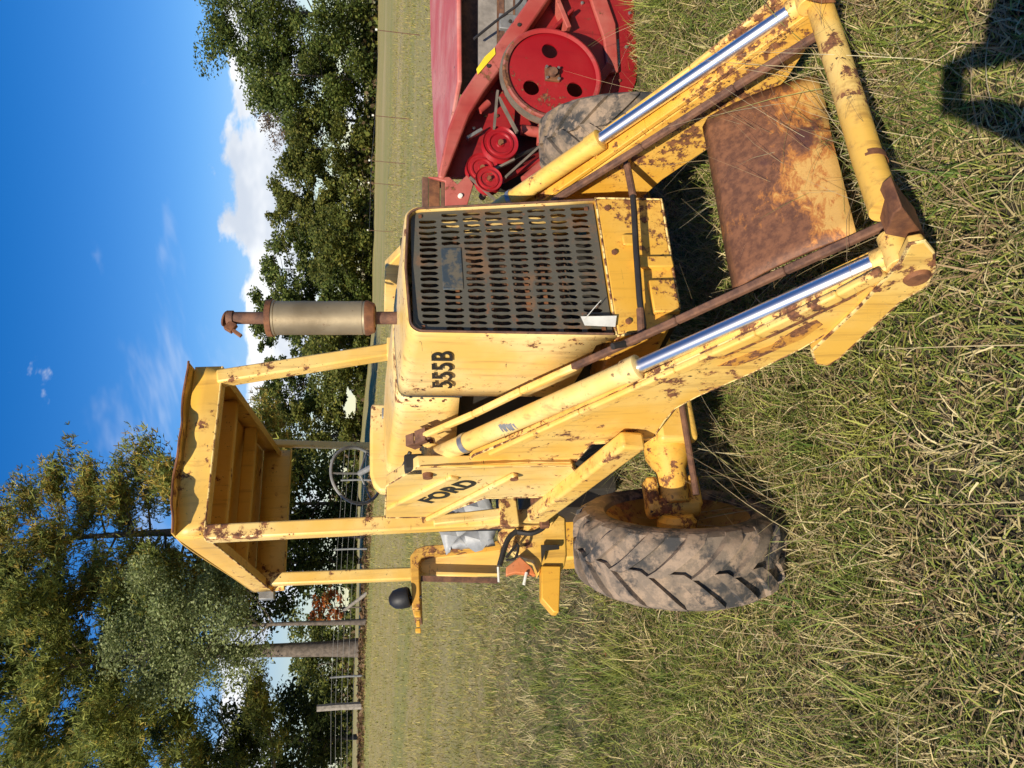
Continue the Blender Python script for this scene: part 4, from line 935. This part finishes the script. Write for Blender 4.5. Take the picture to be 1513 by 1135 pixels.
# leaf litter bank along the left fence
rng = np.random.default_rng(77); n = 6000
u = rng.uniform(-120, 480, n); d = rng.normal(36.5, 1.0, n); x = (u - 567.5) / 1160 * d
cen = np.stack([x, d, terrain(x, d) + rng.uniform(.0, .22, n) * np.exp(-((d - 36.7) / .8) ** 2)], 1)
me = leaf_mesh('leaf_litter', cen, np.array([0, 0, 2.5]), rng.uniform(.12, .3, n), palette(rng, n, [(.24, .14, .07), (.17, .10, .055), (.32, .22, .12), (.10, .10, .03)], (3, 3, 2, 2)), rng, .7); me.materials.append(m_leaf)
o = bpy.data.objects.new('leaf_litter', me); COL.objects.link(o); o['kind'] = 'stuff'; o['label'] = 'brown fallen leaves banked along the left fence'
# ------------------------------------------------------------------ grass
def blades(name, rng, xy, length, width, lie, cols, wts, segs=3, tmix=None, label='', zoff=0.0):
    n = len(xy); x, y = xy[:, 0], xy[:, 1]
    az = rng.uniform(0, 2 * math.pi, n); el = np.clip(rng.normal(lie, .35, n), .04, 1.45)
    L = length * rng.uniform(.5, 1.5, n); W = width * rng.uniform(.6, 1.4, n)
    curl = rng.uniform(.2, 1.5, n)
    tuft = .5 + .5 * np.sin(x * 3.1 + 1.5 * np.sin(y * 2.2)) * np.sin(y * 3.7 + 1.2 * np.sin(x * 1.9 + 2)); L = L * (.62 + .85 * tuft ** 1.5); el = np.clip(el + .35 * (tuft - .4), .04, 1.45)
    p = np.stack([x, y, terrain(x, y) + zoff * rng.uniform(0, 1, n)], 1); side = np.stack([-np.sin(az), np.cos(az), np.zeros(n)], 1) 
    tw = rng.normal(0, .5, n); side[:, 2] = tw; side /= np.linalg.norm(side, axis=1)[:, None]
    rows = []; ea = el.copy(); bend = rng.normal(0, .25, n)
    for s in range(segs + 1):
        t = s / segs; wd = W * (1 - t ** 1.6) + .0004
        rows.append(p - side * wd[:, None] * .5); rows.append(p + side * wd[:, None] * .5)
        dd = np.stack([np.cos(az) * np.cos(ea), np.sin(az) * np.cos(ea), np.sin(ea)], 1)
        p = p + dd * (L / segs)[:, None]; ea = ea - curl * (1.6 / segs) * .6; az = az + bend / segs
    v = np.stack(rows, 1)
    gz_ = terrain(v[..., 0].ravel(), v[..., 1].ravel()).reshape(v.shape[:2]); v[..., 2] = np.maximum(v[..., 2], gz_ + .003)
    m = 2 * (segs + 1); base = (np.arange(n) * m)[:, None, None]; f = np.array([[2 * s, 2 * s + 1, 2 * s + 3, 2 * s + 2] for s in range(segs)])[None] + base
    col = palette(rng, n, cols, wts, .3) if tmix is None else tmix
    me = quad_mesh(name, v.reshape(-1, 3), f.reshape(-1, 4), np.repeat(col, m, 0)); me.materials.append(m_grass)
    o = bpy.data.objects.new(name, me); COL.objects.link(o); o['kind'] = 'stuff'; o['label'] = label; return o
GC = [(.085, .135, .022), (.16, .205, .034), (.29, .30, .062), (.47, .38, .17), (.29, .20, .105), (.55, .46, .24)]
def patchmix(rng, x, y, contrast=.9, gf=.36):
    n = len(x); q = np.sin(x * 1.9 + 2 * np.sin(y * 1.3)) + np.sin(y * 2.3 + 1.7 * np.sin(x * 1.1 + 1)) + rng.normal(0, .9, n)
    g = 1 / (1 + np.exp(-q * 1.1))
    green = palette(rng, n, GC[:3], (3, 4, 3), .3); dry = palette(rng, n, GC[3:], (4, 3, 2), .3)
    out = np.where((rng.uniform(0, 1, n) < gf + .46 * g)[:, None], green, dry)
    return out * contrast + out.mean(0) * (1 - contrast)
def wedge(rng, n, r0, r1, half=.72, fade=None):
    r_ = np.sqrt(rng.uniform(r0 ** 2, r1 ** 2, n)); a = rng.uniform(-half, half, n)
    if fade:
        pk = sstep(r0, fade[0], r_) * (1 - sstep(fade[1], r1, r_)); kp = rng.uniform(0, 1, n) < pk; r_, a = r_[kp], a[kp]
    return np.stack([r_ * np.sin(a), r_ * np.cos(a)], 1)
rng = np.random.default_rng(5)
keepout = []
for nm, n, r0_, r1_, ln, wd, lie, sg, fd_, lab in (
    ('near_grass', 108000, .85, 5.6, .105, .0044, .66, 3, (.9, 3.6), 'tangled green and straw coloured grass in the foreground'),
    ('mid_grass', 118000, 3.6, 12.5, .095, .0062, .75, 2, (5.0, 7.0), 'tangled meadow grass around and beyond the machines'),
    ('field_grass', 84000, 6.5, 24, .10, .0095, .9, 2, (10, 16), 'short field grass beyond the backhoe'),
    ('far_grass', 66000, 15, 52, .11, .018, 1.0, 2, (22, 38), 'short mown grass out towards the fences')):
    xy = wedge(rng, n, r0_, r1_, .72, fd_); blades(nm, rng, xy, ln, wd, lie, GC, (1,) * 6, sg, patchmix(rng, xy[:, 0], xy[:, 1], .9 if r0_ < 6 else .5, .40 if r0_ < 3 else .28) * (np.array([1, 1, 1]) if r0_ < 6 else np.array([1.14, 1.07, .80])), lab)
# a matted under-layer of flattened straw close to the camera
xy = wedge(rng, 34000, .9, 4.6); blades('grass_thatch', rng, xy, .085, .0042, .12, GC, (1, 2, 2, 4, 4, 3), 2, None, 'flattened straw lying under the foreground grass', .05)
# taller tufts standing out of the mat
nc = 520; cx = wedge(rng, nc, 1.3, 7.5); q_ = rng.integers(0, nc, 19000); xy = cx[q_] + rng.normal(0, .045, (19000, 2)); tcol = palette(rng, nc, GC, (2, 3, 3, 2, 1, 1), .15)[q_] * rng.uniform(.75, 1.25, (19000, 1))
blades('grass_tufts', rng, xy, .17, .005, .95, GC, (1,) * 6, 3, tcol, 'taller grass tufts standing out of the foreground mat')
# long dry stems round the arms, tyre and nose
spots = []
for c, r_, n in ((gpx(1150, 760), .35, 160), (gpx(1080, 690), .35, 170), (gpx(1040, 620), .3, 120), (gpx(1060, 360), .28, 110), (gpx(1270, 230), .28, 120), (gpx(1340, 250), .3, 130), (gpx(1290, 90), .3, 110), (gpx(900, 850), .3, 80), (gpx(1020, 450), .25, 60)):
    spots.append(np.stack([c.x + rng.normal(0, r_ * .6, n), c.y + rng.normal(0, r_ * .6, n)], 1))
spots.append(wedge(rng, 420, 1.2, 4.5)); xy = np.concatenate(spots)
blades('dry_stems', rng, xy, .40, .0026, .75, [(.40, .32, .18), (.30, .22, .12), (.48, .42, .26), (.22, .24, .07)], (3, 2, 2, 2), 5, None, 'long dry grass stems leaning around the arms and tyre')

n = 160; xy = wedge(rng, n, 2.0, 7); cen = np.stack([xy[:, 0], xy[:, 1], terrain(xy[:, 0], xy[:, 1]) + rng.uniform(.03, .09, n)], 1)
me = leaf_mesh('fallen_leaves', cen, np.array([0, 0, 2.5]), rng.uniform(.015, .036, n), palette(rng, n, [(.34, .13, .05), (.26, .15, .08), (.42, .24, .08)], (2, 3, 1)), rng, .6); me.materials.append(m_leaf)
o = bpy.data.objects.new('fallen_leaves', me); COL.objects.link(o); o['kind'] = 'stuff'; o['label'] = 'scattered brown and orange fallen leaves on the grass'
# ------------------------------------------------------------------ the photographer, standing behind the camera: only the shadow reaches the picture
def photographer():
    J = [(0.06, -.42, .98), (.06, -.43, 1.18), (.06, -.42, 1.38), (.06, -.40, 1.50), (.06, -.37, 1.60), (.06, -.36, 1.72),   # 0-5 spine, neck, head
         (-.12, -.42, 1.43), (-.24, -.24, 1.22), (-.06, -.055, 1.55),                                                        # 6-8 left shoulder, elbow, wrist
         (.24, -.42, 1.43), (.36, -.22, 1.24), (.10, -.055, 1.55),                                                           # 9-11 right
         (-.04, -.42, .90), (-.07, -.39, .50), (-.08, -.43, .09), (-.09, -.29, .04),                                         # 12-15 left leg
         (.16, -.42, .90), (.19, -.40, .50), (.21, -.44, .09), (.23, -.30, .04)]                                             # 16-19
    E = [(0, 1), (1, 2), (2, 3), (3, 4), (4, 5), (2, 6), (6, 7), (7, 8), (2, 9), (9, 10), (10, 11), (0, 12), (12, 13), (13, 14), (14, 15), (0, 16), (16, 17), (17, 18), (18, 19)]
    rad = [.15, .14, .15, .075, .10, .085, .085, .068, .048, .085, .068, .048, .10, .066, .048, .04, .10, .066, .048, .04]
    for wi, s in ((8, -1), (11, 1)):          # five fingers on each hand, bent round the phone
        w0 = Vector(J[wi]); palm = w0 + Vector((-s * .012, .022, .05)); k0 = len(J); J.append(tuple(palm)); E.append((wi, k0)); rad.append(.038)
        for f in range(5):
            if f == 0: pts = [palm + Vector((-s * .02, .0, .02)), palm + Vector((-s * .035, .004, .045))]
            else: pts = [palm + Vector((-s * .002, .018, .005 + .02 * f - .03)), palm + Vector((-s * .022, .030, .012 + .02 * f - .03)), palm + Vector((-s * (.034 + .004 * (f % 3)), .022, .014 + .02 * f - .03))]
            a = k0
            for p in pts: J.append(tuple(p)); E.append((a, len(J) - 1)); rad.append(.009); a = len(J) - 1
    me = bpy.data.meshes.new('person'); me.from_pydata(J, E, []); o = bpy.data.objects.new('person', me); COL.objects.link(o)
    sk = o.modifiers.new('skin', 'SKIN'); me.skin_vertices.new() if not me.skin_vertices else None
    for v, r_ in zip(me.skin_vertices[0].data, rad): v.radius = (r_, r_)
    me.skin_vertices[0].data[0].use_root = True
    o.modifiers.new('sub', 'SUBSURF').levels = 2
    bpy.context.view_layer.update(); dg = bpy.context.evaluated_depsgraph_get(); m2 = bpy.data.meshes.new_from_object(o.evaluated_get(dg))
    o.modifiers.clear(); o.data = m2; m2.name = 'person'
    cloth = [plain('jacket', (.05, .07, .11), .8), plain('jeans', (.05, .08, .16), .85), plain('skin', (.45, .27, .19), .55), plain('boots', (.06, .04, .03), .7)]
    m2.materials.clear()
    for c in cloth: m2.materials.append(c)
    for p in m2.polygons:
        c = p.center; p.use_smooth = True
        p.material_index = 3 if c.z < .13 else 1 if c.z < .95 else 2 if (c.z > 1.51 or (c.y > -.085 and c.z > 1.5)) else 0
    tag(o, 'person in dark jacket and jeans taking the picture, seen only as a shadow', 'person')
    hd = Vector((.06, -.365, 1.69)); k = MB(); k.lathe([(-.03, .100), (.02, .112), (.07, .104), (.11, .065), (.13, .0)], hd, (0, -.15, 1), 20); k.build('hair', plain('hair', (.04, .025, .015), .8), o, 0, 60)
    ph = empty('phone', Matrix.Translation((.01, -.02, 1.645)), 'phone held up by the photographer, seen only in shadow', 'phone'); k = MB(); k.box((0, 0, 0), (.15, .009, .078)); k.build('phone_body', m_black, ph, .003)
photographer()
